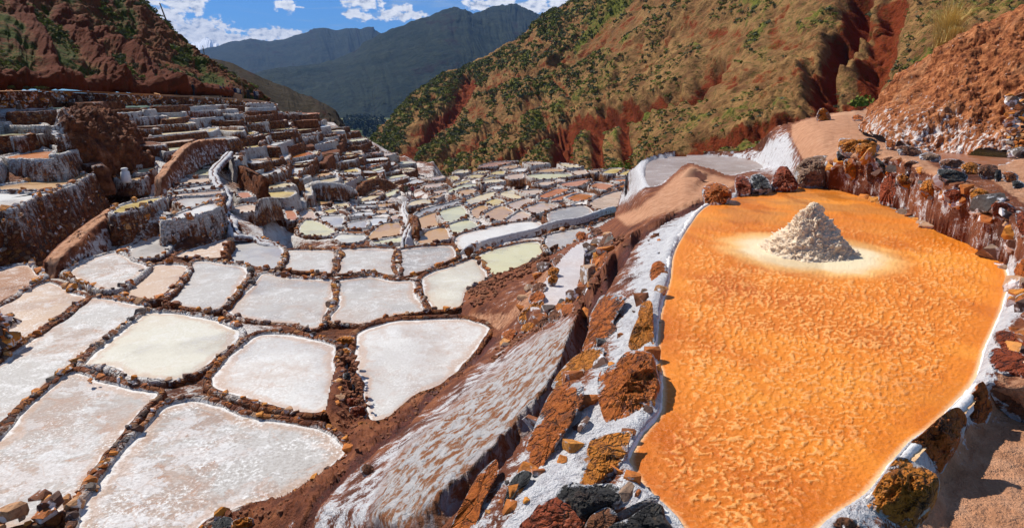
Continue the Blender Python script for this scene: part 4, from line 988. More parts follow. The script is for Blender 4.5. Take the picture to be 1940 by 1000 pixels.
for i in range(len(cb) - 1):
    depth = np.linalg.norm(((ct[i] + ct[i + 1]) / 2 - (cb[i] + cb[i + 1]) / 2)[:2])
    n = max(3, int(depth / 3.1))
    brk = np.linspace(0, 1, n + 1) + np.r_[0, nrg.uniform(-.28, .28, n - 1) / n, 0]
    for j in range(n):
        t0, t1 = brk[j], brk[j + 1]
        sl = rr.uniform(-.5, .5) / n
        q = [colpt(i, t0 - sl), colpt(i + 1, t0 + sl), colpt(i + 1, t1 + sl), colpt(i, t1 - sl)]
        z = np.mean([v[2] for v in q]) + rr.uniform(-.4, .4)
        # a shelf hugging the slope: shrink
        c = np.mean(q, 0)
        w = rr.choice((0.16, 0.2, 0.26))
        q2 = []
        for v in q:
            d = v[:2] - c[:2]; L = np.linalg.norm(d)
            q2.append(c[:2] + d * max(0.5, (L - w * 1.15) / L))
        far_list.append((np.array(q2), z, w, i, n - j, rr.random(), c))
HAND = list(ALL); HC = [p[0].mean(0) for p in HAND]
tints = [CRM, WHT, WG, TAN, WRM, GRN, YEL, WHT, WG, CRM, ORG]
used = {}
for q, z, w, i, j, u, c in far_list:
    px, py = to_px(np.array([[c[0], c[1], z]])); px, py = float(px[0]), float(py[0])
    if px < -120: continue
    inhand = any(np.abs(hc - c[:2]).max() < 14 and sdf(pp[0], np.array([c[0]]), np.array([c[1]]))[0] < 0.8 for hc, pp in zip(HC, HAND))
    if inhand: continue
    block = u < 0.08 and py < 325
    tint = rr.choice(tints)
    hx = ('at the left edge' if px < 120 else 'above the tall streaked walls' if px < 250 else 'below the leaning pole' if px < 350 else 'below the boulder' if px < 450 else 'below the thin post' if px < 540 else 'straight below the hut' if px < 620 else 'on the far descending ridge' if px < 700 else 'at the ravine end')
    vy = ('just under the path' if py < 222 else 'high' if py < 255 else 'halfway up' if py < 300 else 'low' if py < 350 else 'near the hollow')
    side = vy + ' ' + hx
    if block:
        pan(q, z + rr.uniform(0, .5), tint, 0, w, rr.uniform(1.6, 2.4), '', f'bare brown terrace block {side}', 'terrace', group='bare terrace blocks', block=True, ds=c[1] / 220, name='terrace_block', salty=rr.uniform(-.6, .1))
    else:
        pan(q, z, tint, rr.uniform(0, .3), w, rr.uniform(2.0, 2.8), 'z', f'stepped {TN[id(tint)]} pan {side}', group='small stepped salt pans of the left slope', ds=c[1] / 220, stone=0.24 if px > 430 and rr.random() < .6 else 0, rimh=0.1, salty=rr.uniform(-.65, .35))

# ------------------------------------------------------------------ ground sheet under the terraces
na, nr_ = 620, 640
az_ = np.radians(np.linspace(-46, 19, na)); rad = 1 / np.linspace(1 / 5.2, 1 / 135.0, nr_)
RR, AA = np.meshgrid(rad, az_, indexing='ij')
GX, GYY = RR * np.sin(AA), RR * np.cos(AA)
cen = np.array([[*p.mean(0), z] for p, z, b in ALL])
extra = np.array([(*PY([x], [y], Y)[0],) for x, y, Y in HL_foot] + [(*PZ([x], [y], z)[0],) for x, y, z in [(300, 1100, -6.2), (500, 980, -6.2), (700, 810, -6.8), (880, 600, -7.3), (1000, 520, -7.5), (1180, 350, -8.6), (-150, 950, -6.3), (-100, 640, -6.8), (100, 490, -7.1), (60, 498, -7.1), (150, 450, -7.2), (205, 405, -7.2), (230, 350, -6.2), (215, 440, -7.3), (440, 330, -6.6), (480, 420, -8.0)]])
cen = np.concatenate([cen, extra])
gs = slice(None, None, 8)
cx_, cy_ = GX[gs, gs], GYY[gs, gs]
D2 = (cx_[..., None] - cen[:, 0]) ** 2 + (cy_[..., None] - cen[:, 1]) ** 2 + 0.25
W = D2 ** -1.8
Tc = (W * cen[:, 2]).sum(-1) / W.sum(-1)
Tc = Tc - 0.6 * np.sqrt(np.clip((W * (cen[:, 2] - Tc[..., None]) ** 2).sum(-1) / W.sum(-1), 0, 4))
dm = np.sqrt(D2.min(-1))
# bilinear up
ri = np.linspace(0, Tc.shape[0] - 1, nr_) if False else np.minimum(np.arange(nr_) / 8.0, Tc.shape[0] - 1)
ai = np.minimum(np.arange(na) / 8.0, Tc.shape[1] - 1)
def bil(A):
    i0 = np.minimum(ri.astype(int), A.shape[0] - 2); f = (ri - i0)[:, None]
    j0 = np.minimum(ai.astype(int), A.shape[1] - 2); g = (ai - j0)[None]
    return (A[i0][:, j0] * (1 - f) * (1 - g) + A[i0 + 1][:, j0] * f * (1 - g) + A[i0][:, j0 + 1] * (1 - f) * g + A[i0 + 1][:, j0 + 1] * f * g)
H = bil(Tc); DM = bil(dm)
pxg = CX + FPX * GX / (GYY * CP - H * SP)
H = H - np.where(pxg > 500, np.clip(DM - 2.2, 0, 60) * 2.0, 0) * np.where(GYY > 28, 1, 0)
P3 = np.stack([GX.ravel(), GYY.ravel(), H.ravel()], -1)
nzv = fbm(P3 * 1.1, 3, 0.55, 50).reshape(H.shape); nzf = fbm(P3 * 5, 2, 0.5, 60).reshape(H.shape)
amp = np.clip(RR * 0.004, 0.02, 0.3)
H = H + nzv * amp * 1.5 + 0.02
for poly, z, block in ALL:
    x0, y0 = poly.min(0) - 2.2; x1, y1 = poly.max(0) + 2.2
    msk = (GX > x0) & (GX < x1) & (GYY > y0) & (GYY < y1)
    if not msk.any(): continue
    d = sdf(poly, GX[msk], GYY[msk])
    v = z - 0.14 + 0.95 * np.clip(d, 0, None) + 0.10 * nzf[msk] * np.clip(d * 6, 0, 1)
    H[msk] = np.minimum(H[msk], v)
P3 = np.stack([GX.ravel(), GYY.ravel(), H.ravel()], -1)
P3 = P3 + np.stack([0 * P3[:, 0], 0 * P3[:, 0], nzf.ravel() * 0.03], -1)
S = 0.8 + 0.7 * fbm(P3 * 0.35, 2, 0.5, 70)
link('ground', mesh_np('ground', P3, grid_faces(nr_, na)[:, ::-1], m_earth, True, {'salt': S}), kind='structure')
# ------------------------------------------------------------------ foreground bank (right half)
TOK = """300 1100 -6.1;540 1080 -5.4;640 1085 -4.9;740 1060 -4.3;790 1020 -3.3;835 1025 -2.95;900 1080 -2.7;1060 1090 -2.5;1240 1060 -2.38;1400 1100 -2.38;1560 1040 -2.38;
480 968 -5.75;540 965 -5.3;598 955 -4.9;650 960 -4.55;700 965 -4.15;780 960 -3.45;850 950 -2.9;900 945 -2.72;1000 930 -2.5;1100 930 -2.4;1189 935 -2.38;1250 955 -2.38;1285 990 -2.38;1340 1030 -2.38;
640 880 -5.9;680 872 -5.3;750 870 -4.55;850 850 -3.6;950 838 -2.9;1000 830 -2.7;1080 820 -2.48;1170 830 -2.4;1221 818 -2.38;
652 856 -6.35;672 800 -6.5;645 700 -6.25;655 640 -6.8;690 625 -6.75;640 615 -6.9;
720 805 -6.2;775 790 -5.6;840 785 -4.9;920 770 -4.0;1020 748 -2.92;1070 745 -2.65;1130 740 -2.48;1190 745 -2.4;1253 760 -2.38;1253 712 -2.38;
800 750 -6.4;870 705 -6.3;900 700 -5.9;950 690 -5.4;1000 670 -4.5;1065 672 -2.95;1110 670 -2.65;1160 680 -2.48;1200 676 -2.4;1243 676 -2.38;
905 668 -6.55;935 632 -6.6;970 640 -5.9;1010 625 -5.4;1060 600 -5.0;1098 612 -2.98;1130 610 -2.68;1180 610 -2.48;1220 610 -2.4;1249 595 -2.38;
876 600 -6.95;884 556 -7.0;900 580 -6.5;930 565 -6.3;960 590 -6.2;985 560 -5.8;1008 590 -5.15;1080 572 -5.15;1108 568 -3.9;1128 565 -2.98;1150 560 -2.72;1190 560 -2.53;1225 560 -2.42;1257 560 -2.38;
905 545 -6.9;940 520 -6.85;965 535 -6.3;1000 502 -6.6;1030 508 -5.8;1045 520 -5.15;1108 510 -5.15;1130 510 -3.8;1150 510 -2.95;1180 510 -2.68;1220 510 -2.5;1250 510 -2.42;1268 520 -2.38;
1055 478 -6.8;1075 476 -5.9;1092 464 -5.15;1143 447 -5.15;1158 450 -4.2;1190 450 -2.9;1225 450 -2.65;1250 455 -2.5;1270 455 -2.42;1283 460 -2.38;
1130 432 -7.2;1163 412 -6.9;1178 408 -5.4;1200 405 -3.9;1235 402 -2.95;1275 402 -2.7;1300 412 -2.5;1318 430 -2.38;
1172 385 -7.2;1180 362 -6.4;1195 352 -4.6;1213 357 -3.55;1232 356 -3.42;1260 372 -2.95;1300 375 -2.62;1335 380 -2.48;1345 387 -2.38;
1253 352 -3.36;1275 343 -3.1;1290 328 -2.98;1310 316 -2.9;1332 326 -2.92;1340 338 -3.3;1380 342 -3.3;1370 355 -2.5;1400 352 -2.35;
1225 309 -3.42;1240 300 -3.42;1279 295 -3.42;1330 292 -3.42;1395 296 -3.42;1433 306 -3.42;1451 322 -3.38;1421 326 -3.42;1302 314 -3.2;1279 335 -3.2;
1208 318 -3.25;1222 302 -3.25;1240 293 -3.28;1279 288 -3.28;1330 286 -3.28;1395 290 -3.28;1425 292 -3.15;
1193 330 -4.4;1210 305 -3.5;1185 345 -5.6;
1500 325 -2.6;1470 292 -2.65;1435 283 -2.95;1460 256 -2.05;1445 268 -2.5;1480 235 -1.6;1520 225 -1.35;1560 215 -1.2;1600 214 -1.15;1640 207 -1.12;1690 200 -1.1;
1500 290 -2.2;1530 300 -1.9;1560 290 -1.6;1600 290 -1.45;1560 250 -1.32;1520 255 -1.6;1500 262 -1.9;1600 250 -1.3;1640 235 -1.22;1600 230 -1.18;1690 235 -1.15;
1360 389 -2.38;1432 369 -2.38;1480 359 -2.38;1524 351 -2.38;1580 354 -2.38;1652 374 -2.38;1700 396 -2.38;1756 424 -2.38;1820 452 -2.38;1876 472 -2.38;1906 503 -2.38;1914 532 -2.38;1906 572 -2.38;1890 616 -2.38;1870 660 -2.38;1848 724 -2.38;1776 804 -2.38;1728 840 -2.38;1690 880 -2.38;1644 940 -2.38;1580 984 -2.38;
1432 352 -2.2;1490 338 -2.15;1530 322 -2.05;1580 305 -1.65;1640 292 -1.40;1700 300 -1.38;1760 318 -1.4;1810 340 -1.42;1860 362 -1.52;1905 400 -1.66;1935 440 -1.82;1990 520 -1.9;2100 600 -1.9;
1945 500 -2.1;1942 540 -2.2;1960 580 -2.15;1925 600 -2.28;1908 650 -2.3;1960 650 -2.15;1885 700 -2.33;1868 735 -2.36;1990 720 -2.2;1930 735 -2.3;
1900 775 -2.62;1850 800 -2.66;1940 800 -2.68;1800 900 -2.68;1940 950 -2.68;1790 1050 -2.68;2100 760 -2.6;2100 1000 -2.68;1790 835 -2.5;1735 900 -2.5;1685 985 -2.46;1650 1050 -2.45;1700 1090 -2.6;
1650 265 -1.36;1700 272 -1.38;1740 295 -1.40;1790 312 -1.42;1830 322 -1.43;1880 325 -1.43;1920 322 -1.43;1930 340 -1.46;1990 360 -1.5;2100 420 -1.6;1735 268 -1.36;1800 270 -1.36;1900 276 -1.36;1960 285 -1.36;2100 300 -1.36;1960 300 -1.36;1780 300 -1.47;1850 300 -1.47;1900 300 -1.47;1850 285 -1.47"""
tok = np.array([[float(v) for v in s.split()] for s in TOK.replace('\n', '').split(';') if s.strip()])
ORG_PX = [(1320,406),(1345,387),(1400,372),(1470,358),(1524,351),(1580,354),(1652,374),(1700,396),(1756,424),(1820,452),(1876,472),(1904,503),(1912,532),(1904,572),(1888,616),(1868,660),(1846,724),(1772,804),(1724,840),(1688,880),(1640,940),(1576,984),(1500,1050),(1400,1090),(1330,1060),(1285,990),(1250,955),(1215,920),(1190,870),(1215,822),(1250,780),(1253,712),(1243,676),(1249,595),(1267,529),(1272,490),(1284,460)]
PANP_PX = [(1010,588),(1022,560),(1045,520),(1072,485),(1095,464),(1143,447),(1138,470),(1118,500),(1105,535),(1098,560),(1075,573),(1040,585)]
GREY_PX = [(1224,312),(1240,301),(1279,296),(1330,293),(1395,297),(1433,306),(1450,321),(1421,325),(1377,338),(1336,336),(1302,318),(1279,337),(1253,350),(1232,354),(1222,335)]
RED_PX = [(1732,274),(1796,277),(1892,283),(1930,294),(1918,304),(1876,314),(1828,309),(1783,301),(1764,288),(1742,278)]
FOOT_PX = [(1190,330),(1172,388),(1165,412),(1130,434),(1055,480),(1000,505),(940,522),(905,543),(882,556),(874,600),(905,612),(932,628),(896,676),(842,728),(780,760),(742,790),(716,806),(700,800),(668,790),(650,700),(640,690),(632,712),(618,780),(640,835),(655,856),(642,874),(592,914),(540,942),(460,966),(380,992),(280,1100)]
gx = np.arange(270, 2060, 2.5); gy = np.arange(184, 1096, 2.5)
PXg, PYg = np.meshgrid(gx, gy)
xs_, fs_, ds_ = rays(tok[:, 0], tok[:, 1])
qv = ds_ / tok[:, 2]                       # 1/t, linear over a plane in the picture
vts = [Vector((a, b)) for a, b in tok[:, :2]]
res = delaunay_2d_cdt(vts, [], [], 0, 1e-6)
tv = np.array([v[:] for v in res[0]]); tri = res[2]
orig = [o[0] for o in res[3]]
Q = np.full(PXg.shape, np.nan)
for t in tri:
    a, b, c = (tv[i] for i in t)
    qa, qb, qc = (qv[orig[i]] for i in t)
    x0, x1 = max(a[0], 0) if False else min(a[0], b[0], c[0]), max(a[0], b[0], c[0]); y0, y1 = min(a[1], b[1], c[1]), max(a[1], b[1], c[1])
    i0, i1 = np.searchsorted(gx, x0 - 1), np.searchsorted(gx, x1 + 1); j0, j1 = np.searchsorted(gy, y0 - 1), np.searchsorted(gy, y1 + 1)
    if i1 <= i0 or j1 <= j0: continue
    X, Y = PXg[j0:j1, i0:i1], PYg[j0:j1, i0:i1]
    den = (b[1] - c[1]) * (a[0] - c[0]) + (c[0] - b[0]) * (a[1] - c[1])
    if abs(den) < 1e-9: continue
    u = ((b[1] - c[1]) * (X - c[0]) + (c[0] - b[0]) * (Y - c[1])) / den
    v = ((c[1] - a[1]) * (X - c[0]) + (a[0] - c[0]) * (Y - c[1])) / den
    w = 1 - u - v
    m = (u > -1e-3) & (v > -1e-3) & (w > -1e-3)
    Q[j0:j1, i0:i1][m] = (u * qa + v * qb + w * qc)[m]
ok = ~np.isnan(Q)
Qf = np.where(ok, Q, 0); Wm = ok.astype(float)
def blur(A):
    A = A.copy(); B = A.copy()
    B[1:-1] = (A[:-2] + 2 * A[1:-1] + A[2:]) / 4; A = B.copy()
    A[:, 1:-1] = (B[:, :-2] + 2 * B[:, 1:-1] + B[:, 2:]) / 4
    return A
for _ in range(9):
    Qf, Wm = blur(Qf), blur(Wm)
Q = np.where(ok, Qf / np.maximum(Wm, 1e-6), np.nan)
xr, fr, dr = rays(PXg, PYg)
T = 1 / Q
FX, FY, FZ = xr * T, fr * T, dr * T
# carve basins / lips, in world metres
def world_poly(px, z):
    a = catmull_closed(np.array(px, float), ds=12); return PZ(a[:, 0], a[:, 1], z)[:, :2]
FP = np.stack([FX.ravel(), FY.ravel(), FZ.ravel()], -1)
FP[np.isnan(FP)] = 0
X, Y, Z = FP[:, 0].copy(), FP[:, 1].copy(), FP[:, 2].copy()
ppx, ppy = PXg.ravel(), PYg.ravel()
def zone(poly, soft):
    d = sdf(poly, ppx, ppy)
    return np.clip(0.5 - d / soft, 0, 1)
n1 = fbm(np.stack([X, Y, Z], -1) * 1.1, 4, 0.55, 81); n2 = fbm(np.stack([X, Y, Z], -1) * 5.5, 4, 0.6, 82)
basins = [(ORG_PX, -2.40, 0.05, 0.22), (PANP_PX, -5.2, 0.0, 0.2), (GREY_PX, -3.42, 0.0, 0.3), (RED_PX, -1.45, 0.0, 0.2)]
inside_any = np.zeros(len(X), bool)
near = np.clip(1 - (np.hypot(X, Y) - 2) / 25, 0.25, 1)
rough = 0.055 * n1 + 0.022 * n2
lipm = np.zeros(len(X))
for px, z, lip, wd in basins:
    wp = world_poly(px, z)
    d = sdf(wp, X, Y)
    ins = d < 0
    close = (np.abs(Z - z) < 0.5); closer = np.clip(1.6 - (Z - z) / 0.14, 0, 1) * close
    if lip: Z = Z + lip * np.exp(-((d - 0.09) / 0.08) ** 2) * close
    lipm = np.maximum(lipm, np.exp(-(np.clip(d, 0, 9) / wd) ** 2) * closer)
    Z = np.where(ins & close, np.minimum(Z, z - 0.02 - np.clip(-d * 0.6, 0, 0.12)), Z)
    inside_any |= (d < 0.02) & close
Z = Z + np.where(inside_any, 0, rough)
# side channel and the deep crack
CR = [(770, 1040), (800, 1006), (858, 942), (915, 892), (972, 828), (1010, 785), (1047, 738), (1083, 672), (1103, 612), (1128, 562), (1155, 513), (1180, 478), (1207, 446), (1255, 420), (1300, 396), (1345, 378)]
RC = [(574, 1010), (600, 952), (640, 912), (680, 872), (720, 838), (760, 806), (808, 756), (850, 715), (896, 680), (935, 640)]
dc = dline(catmull_open(CR, m=4), ppx, ppy) + 3.0 * fbm(np.stack([ppx, ppy, 0 * ppx], -1) / 30, 3, 0.5, 5)
crw = np.interp(ppy, [420, 500, 600, 700, 1000], [6, 14, 16, 15, 21])
cm = np.clip(1 - dc / crw, 0, 1); cm = np.sqrt(cm)
Z = Z - cm * np.interp(ppy, [400, 500, 700, 1000], [0.2, 0.6, 0.38, 0.36])
dr2 = dline(catmull_open(RC, m=4), ppx, ppy) + 2.0 * fbm(np.stack([ppx, ppy, 0 * ppx + 7], -1) / 25, 3, 0.5, 6)
rm = np.clip(1 - dr2 / 9, 0, 1)
Z = Z - np.sqrt(rm) * 0.12
# ripples of the flow pan
FLOW = [(700, 990), (712, 945), (735, 895), (765, 855), (800, 822), (845, 785), (900, 735), (960, 690), (1020, 640), (1075, 612), (1092, 625), (1075, 665), (1040, 735), (1000, 780), (955, 830), (900, 880), (850, 930), (800, 975), (740, 1010)]
fz = np.clip(0.5 - sdf(FLOW, ppx, ppy) / 22, 0, 1)
ca, sa = math.cos(R(25)), math.sin(R(25))
rp_ = fbm(np.stack([(X * ca + Y * sa) * 5.5, (-X * sa + Y * ca) * 3.0, Z * 3], -1), 4, 0.6, 90, ridge=True)
Z = Z + fz * rp_ * 0.05
# stony brown lumps
LUMP = [(884,556),(905,543),(940,520),(1000,502),(1045,484),(1025,510),(990,525),(960,545),(930,570),(895,585)]
lz = zone(LUMP, 16)
Z = Z + lz * 0.16 * np.abs(fbm(np.stack([X, Y, Z], -1) * 6.5, 3, 0.6, 95))
edgeb = zone([(300,1060),(400,975),(540,935),(640,865),(700,800),(780,750),(900,670),(935,640),(900,690),(810,765),(720,845),(620,935),(520,1000),(400,1060)], 14)
Z = Z + edgeb * 0.10 * np.abs(n2) * 2
divz = zone([(628,640),(672,640),(680,700),(700,760),(712,802),(655,860),(635,835),(610,810),(470,790),(480,765),(600,790),(622,770),(640,720)], 12)
Z = Z + divz * (0.05 + 0.07 * np.abs(n2))
salt = 0.30 + 0 * X; red = 0 * X; tan = 0 * X
band = zone([(1320,395),(1345,388),(1320,425),(1284,462),(1268,520),(1250,600),(1245,680),(1225,790),(1215,830),(1150,900),(1060,1000),(930,1090),(960,1000),(1010,880),(1100,760),(1150,690),(1190,600),(1200,540),(1215,470),(1260,425)], 26)
lefts = zone([(1255,424),(1215,450),(1175,520),(1130,610),(1090,700),(1010,810),(900,920),(830,1010),(860,1080),(1000,1080),(1060,980),(1130,880),(1240,690),(1262,540),(1300,430)], 20)
salt = salt + 0.38 * band + 0.14 * lefts
salt = salt + 0.35 * zone([(1190,300),(1240,290),(1226,312),(1222,350),(1190,380),(1172,388)], 10)
salt = salt + 0.32 * zone([(1400,295),(1440,280),(1480,250),(1500,262),(1500,330),(1440,325)], 20) + 0.12 * zone([(1450,270),(1560,250),(1540,320),(1450,322)], 20)
salt = salt + 0.5 * lipm * (ppx > 1100)
salt = salt - 0.5 * lz - 0.35 * edgeb - 0.3 * divz
salt = salt + 0.22 * zone([(620,940),(690,880),(760,830),(900,700),(1080,595),(1100,610),(900,740),(760,870),(700,960),(640,1060),(560,1060)], 20)
salt = salt - 0.15 * zone([(1100,420),(1200,405),(1180,470),(1140,500),(1110,600),(1070,600),(1120,480)], 14)
tan = tan + 0.9 * zone([(1205,395),(1235,372),(1290,325),(1310,312),(1340,325),(1400,345),(1380,360),(1340,375),(1290,398),(1240,410),(1190,430),(1165,410)], 22)
tan = tan + 1.0 * zone([(1500,235),(1600,205),(1720,205),(1760,265),(1735,275),(1760,300),(1870,335),(1960,400),(2080,480),(2100,300),(1700,260),(1760,310),(1860,360),(1900,392),(1800,345),(1700,305),(1600,300),(1540,310),(1520,300),(1500,262)], 16)
tan = tan + 1.0 * zone([(1880,745),(2110,720),(2110,1110),(1680,1110),(1700,1010),(1800,860),(1860,790)], 12)
tan = tan + 0.5 * zone([(1905,640),(1960,600),(2100,600),(2100,760),(1880,745)], 12)
tan = tan + 0.55 * zone([(960,590),(985,560),(1035,505),(1060,475),(1040,530),(1010,580),(950,630),(900,610),(880,590)], 14)
salt = salt - 0.30 * np.clip(tan, 0, 1)
wallz = zone([(1432,352),(1524,322),(1580,300),(1640,290),(1700,300),(1760,320),(1860,362),(1905,400),(1940,450),(1990,520),(1914,532),(1876,470),(1756,422),(1652,372),(1580,352),(1500,357)], 8)
salt = salt + 0.10 * wallz + 0.35 * wallz * lipm
red = np.maximum(red, np.clip(rm * 2, 0, 1)); red = np.maximum(red, np.clip(cm * 1.5, 0, 1) * 0.9)  # red soil in the side channel; in the crack, painted shade
red = np.maximum(red, 0.8 * zone([(1150,500),(1125,560),(1060,720),(1075,720),(1140,570),(1165,510)], 10))
salt = salt - 0.8 * np.clip(red, 0, 1)
P3 = np.stack([X, Y, Z], -1)
wn_ = np.abs(fbm(P3 * np.array([2.2, 2.2, 3.4]), 4, 0.6, 301)) * 0.20 - 0.04 + 0.05 * fbm(P3 * 9, 3, .6, 302)
P3 = P3 - P3 / (np.linalg.norm(P3, axis=1, keepdims=True) + 1e-6) * (wn_ * wallz * (1 - 0.0 * lipm))[:, None]
mic = fbm(P3 * 16, 3, 0.6, 303) * 0.014 * near * (1 - inside_any)
P3[:, 2] += mic + 0.03 * (np.abs(fbm(P3 * 4.2, 3, 0.6, 305)) - 0.15) * band * (1 - inside_any)
foot = sdf(FOOT_PX + [(280, 1120), (2100, 1120), (2100, 190), (1690, 190), (1560, 206), (1480, 230), (1455, 255), (1430, 280), (1395, 289), (1279, 287), (1240, 292), (1222, 300)], ppx, ppy)
valid = (foot < 3) & ok.ravel()
idx = grid_faces(*PXg.shape)
Fk = idx[valid[idx].all(1)]
# close the rim of the sheet with a skirt falling 2.5 m so that it has a side
e = np.concatenate([Fk[:, [0, 1]], Fk[:, [1, 2]], Fk[:, [2, 3]], Fk[:, [3, 0]]])
key = np.sort(e, 1); key = key[:, 0].astype(np.int64) * len(P3) + key[:, 1]
un, inv, cnt = np.unique(key, return_inverse=True, return_counts=True)
be = e[cnt[inv.ravel()] == 1]
bv = np.unique(be); rem = {int(v): len(P3) + i for i, v in enumerate(bv)}
low = P3[bv] + np.array([0, 0, -2.2])
SK = np.array([[a, b, rem[int(b)], rem[int(a)]] for a, b in be.astype(int)])
Pall = np.concatenate([P3, low])
att = {n: np.concatenate([v, v[bv] * (0.6 if n == 'salt' else 0.2)]) for n, v in (('salt', salt), ('red', np.clip(red, 0, 1)), ('tan', np.clip(tan, 0, 1)), ('flow', fz))}
usedv = np.unique(np.concatenate([Fk.ravel(), SK.ravel()])); mp = np.full(len(Pall), -1); mp[usedv] = np.arange(len(usedv))
FF = fix_up(Pall, np.concatenate([Fk, SK]))
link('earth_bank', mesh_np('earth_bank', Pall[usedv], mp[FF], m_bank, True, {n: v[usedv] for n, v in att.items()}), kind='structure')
Zg = Z.reshape(PXg.shape)
def F_at(px, py):
    i = int(np.clip(round((px - gx[0]) / 2.5), 0, len(gx) - 1)); j = int(np.clip(round((py - gy[0]) / 2.5), 0, len(gy) - 1))
    d = P3.reshape(PXg.shape + (3,))[j, i]
    return d
FXYZ = P3.reshape(PXg.shape + (3,))

# ------------------------------------------------------------------ the orange pan
oc = PZ([1560], [640], -2.4)[0]
def basin_pan(px, z, mat_fn, name, label, step=2.2):
    wp = world_poly(px, z)
    a = catmull_closed(np.array(px, float), ds=12)
    x = np.arange(a[:, 0].min() - 8, a[:, 0].max() + 8, step); y = np.arange(a[:, 1].min() - 8, a[:, 1].max() + 8, step)
    U, V_ = np.meshgrid(x, y)
    P = PZ(U.ravel(), V_.ravel(), z)
    d = sdf(wp, P[:, 0], P[:, 1])
    f = grid_faces(*U.shape)
    f = f[(d[f] < 0.10).all(1)]
    return P, f, d, U.ravel(), V_.ravel()
P, f, d, U, V_ = basin_pan(ORG_PX, -2.4, None, '', '')
q = np.stack([P[:, 0] * 0.85, P[:, 1] * 1.15, 0 * P[:, 0]], -1)
c1 = fbm(q * 38, 4, 0.62, 140); c0 = fbm(q * 2.0, 2, 0.5, 141)
cl = np.clip((c1 + 0.10 * c0 + 0.05) * 3.6, 0, 1)
heapc = PZ([1532], [478], -2.4)[0]
hd = np.sqrt(((P[:, 0] - heapc[0]) / 1.12) ** 2 + ((P[:, 1] - heapc[1]) / 1.15) ** 2)
halo = np.clip(1.2 - hd / 1.2, 0, 1)
cl *= np.clip(1.1 - halo * 2.5, 0, 1) * np.clip(-d * 3, 0.0, 1) * np.clip((13.5 - P[:, 1]) / 5.0, 0.25, 1)
P[:, 2] += cl * np.clip(P[:, 1] / 6, 0.6, 1) * 0.013 + 0.006 * c1 * np.clip(-d * 5, 0, 1)
shore = np.clip(1 + d / 0.10, 0, 1)
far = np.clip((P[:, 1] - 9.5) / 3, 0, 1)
ou = np.unique(f); mp = np.full(len(P), -1); mp[ou] = np.arange(len(ou))
oroot = link('orange_salt_pan', None, label='large bright orange salt pan filling the right foreground around a salt heap', cat='salt pan', loc=(float(oc[0]), float(oc[1]), -2.4))
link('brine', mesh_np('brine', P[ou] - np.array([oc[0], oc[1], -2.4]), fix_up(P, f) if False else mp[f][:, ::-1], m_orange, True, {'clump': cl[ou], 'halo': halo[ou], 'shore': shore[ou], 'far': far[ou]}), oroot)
# crumbly white salt rim as a part of the pan
wp = catmull_closed(world_poly(ORG_PX, -2.4), ds=0.035)
nrm = np.roll(wp, -1, 0) - np.roll(wp, 1, 0); nrm = np.stack([nrm[:, 1], -nrm[:, 0]], -1); nrm /= np.linalg.norm(nrm, axis=1, keepdims=True)
if sdf(wp[::8], np.array([wp[0, 0] + nrm[0, 0] * .1]), np.array([wp[0, 1] + nrm[0, 1] * .1]))[0] < 0: nrm = -nrm
n = len(wp); rows = []
wd = 0.055 + 0.05 * np.clip(fbm(np.c_[wp, np.zeros(n)] * 1.5, 3, 0.5, 3) + .3, 0, 1)
for a, h in ((-0.35, -0.02), (-0.1, 0.012), (0.25, 0.03), (0.6, 0.034), (1.0, 0.02), (1.5, -0.06)):
    rows.append(np.c_[wp + nrm * (wd * a)[:, None], np.full(n, h)])
RP = np.concatenate(rows); RN = fbm(RP * 14, 3, 0.6, 8)
RP += np.c_[np.tile(nrm, (6, 1)) * (0.02 * RN)[:, None], 0.016 * RN]
def m_rim_make():
    m, k, b = material('white_salt_crust')
    p = k.pos(); n = k.noise(p, 18, 5, 0.7)
    c = k.ramp(n, [(0.25, (0.6, 0.5, 0.42)), (0.5, (0.77, 0.74, 0.72)), (0.8, (0.83, 0.82, 0.82))])
    finish(k, b, c, 0.7, 0.3, k.bump(n, 0.8, 0.02))
    return m
m_rim = m_rim_make()
link('salt_rim', mesh_np('salt_rim', RP - np.array([oc[0], oc[1], 2.4 - 2.4 + 0]) * np.array([1, 1, 0]), grid_faces(6, n, True), m_rim, True), oroot)

def side_pan(px, z, tint, crust, name, label):
    P, f, d, U, V_ = basin_pan(px, z, None, '', '', 3)
    o = np.unique(f); mp = np.full(len(P), -1); mp[o] = np.arange(len(o)); c = P[o].mean(0)
    r = link(name, None, label=label, cat='salt pan', loc=tuple(map(float, c)))
    link('brine', mesh_np('brine', P[o] - c, mp[f][:, ::-1], m_brine, True), r, color=(*tint, crust))
side_pan(PANP_PX, -5.2, (0.68, 0.63, 0.63), 0.35, 'salt_pan', 'long pale lilac white salt pan squeezed between orange rim stones and the rocky bank')
side_pan(GREY_PX, -3.42, (0.42, 0.34, 0.31), 0.33, 'salt_pan', 'grey and brown rippled salt pan with white rim behind the tan dirt hump')
side_pan(RED_PX, -1.45, (0.36, 0.13, 0.06), 0.12, 'salt_pan', 'shallow red brown brine pool at the foot of the large dirt mound')

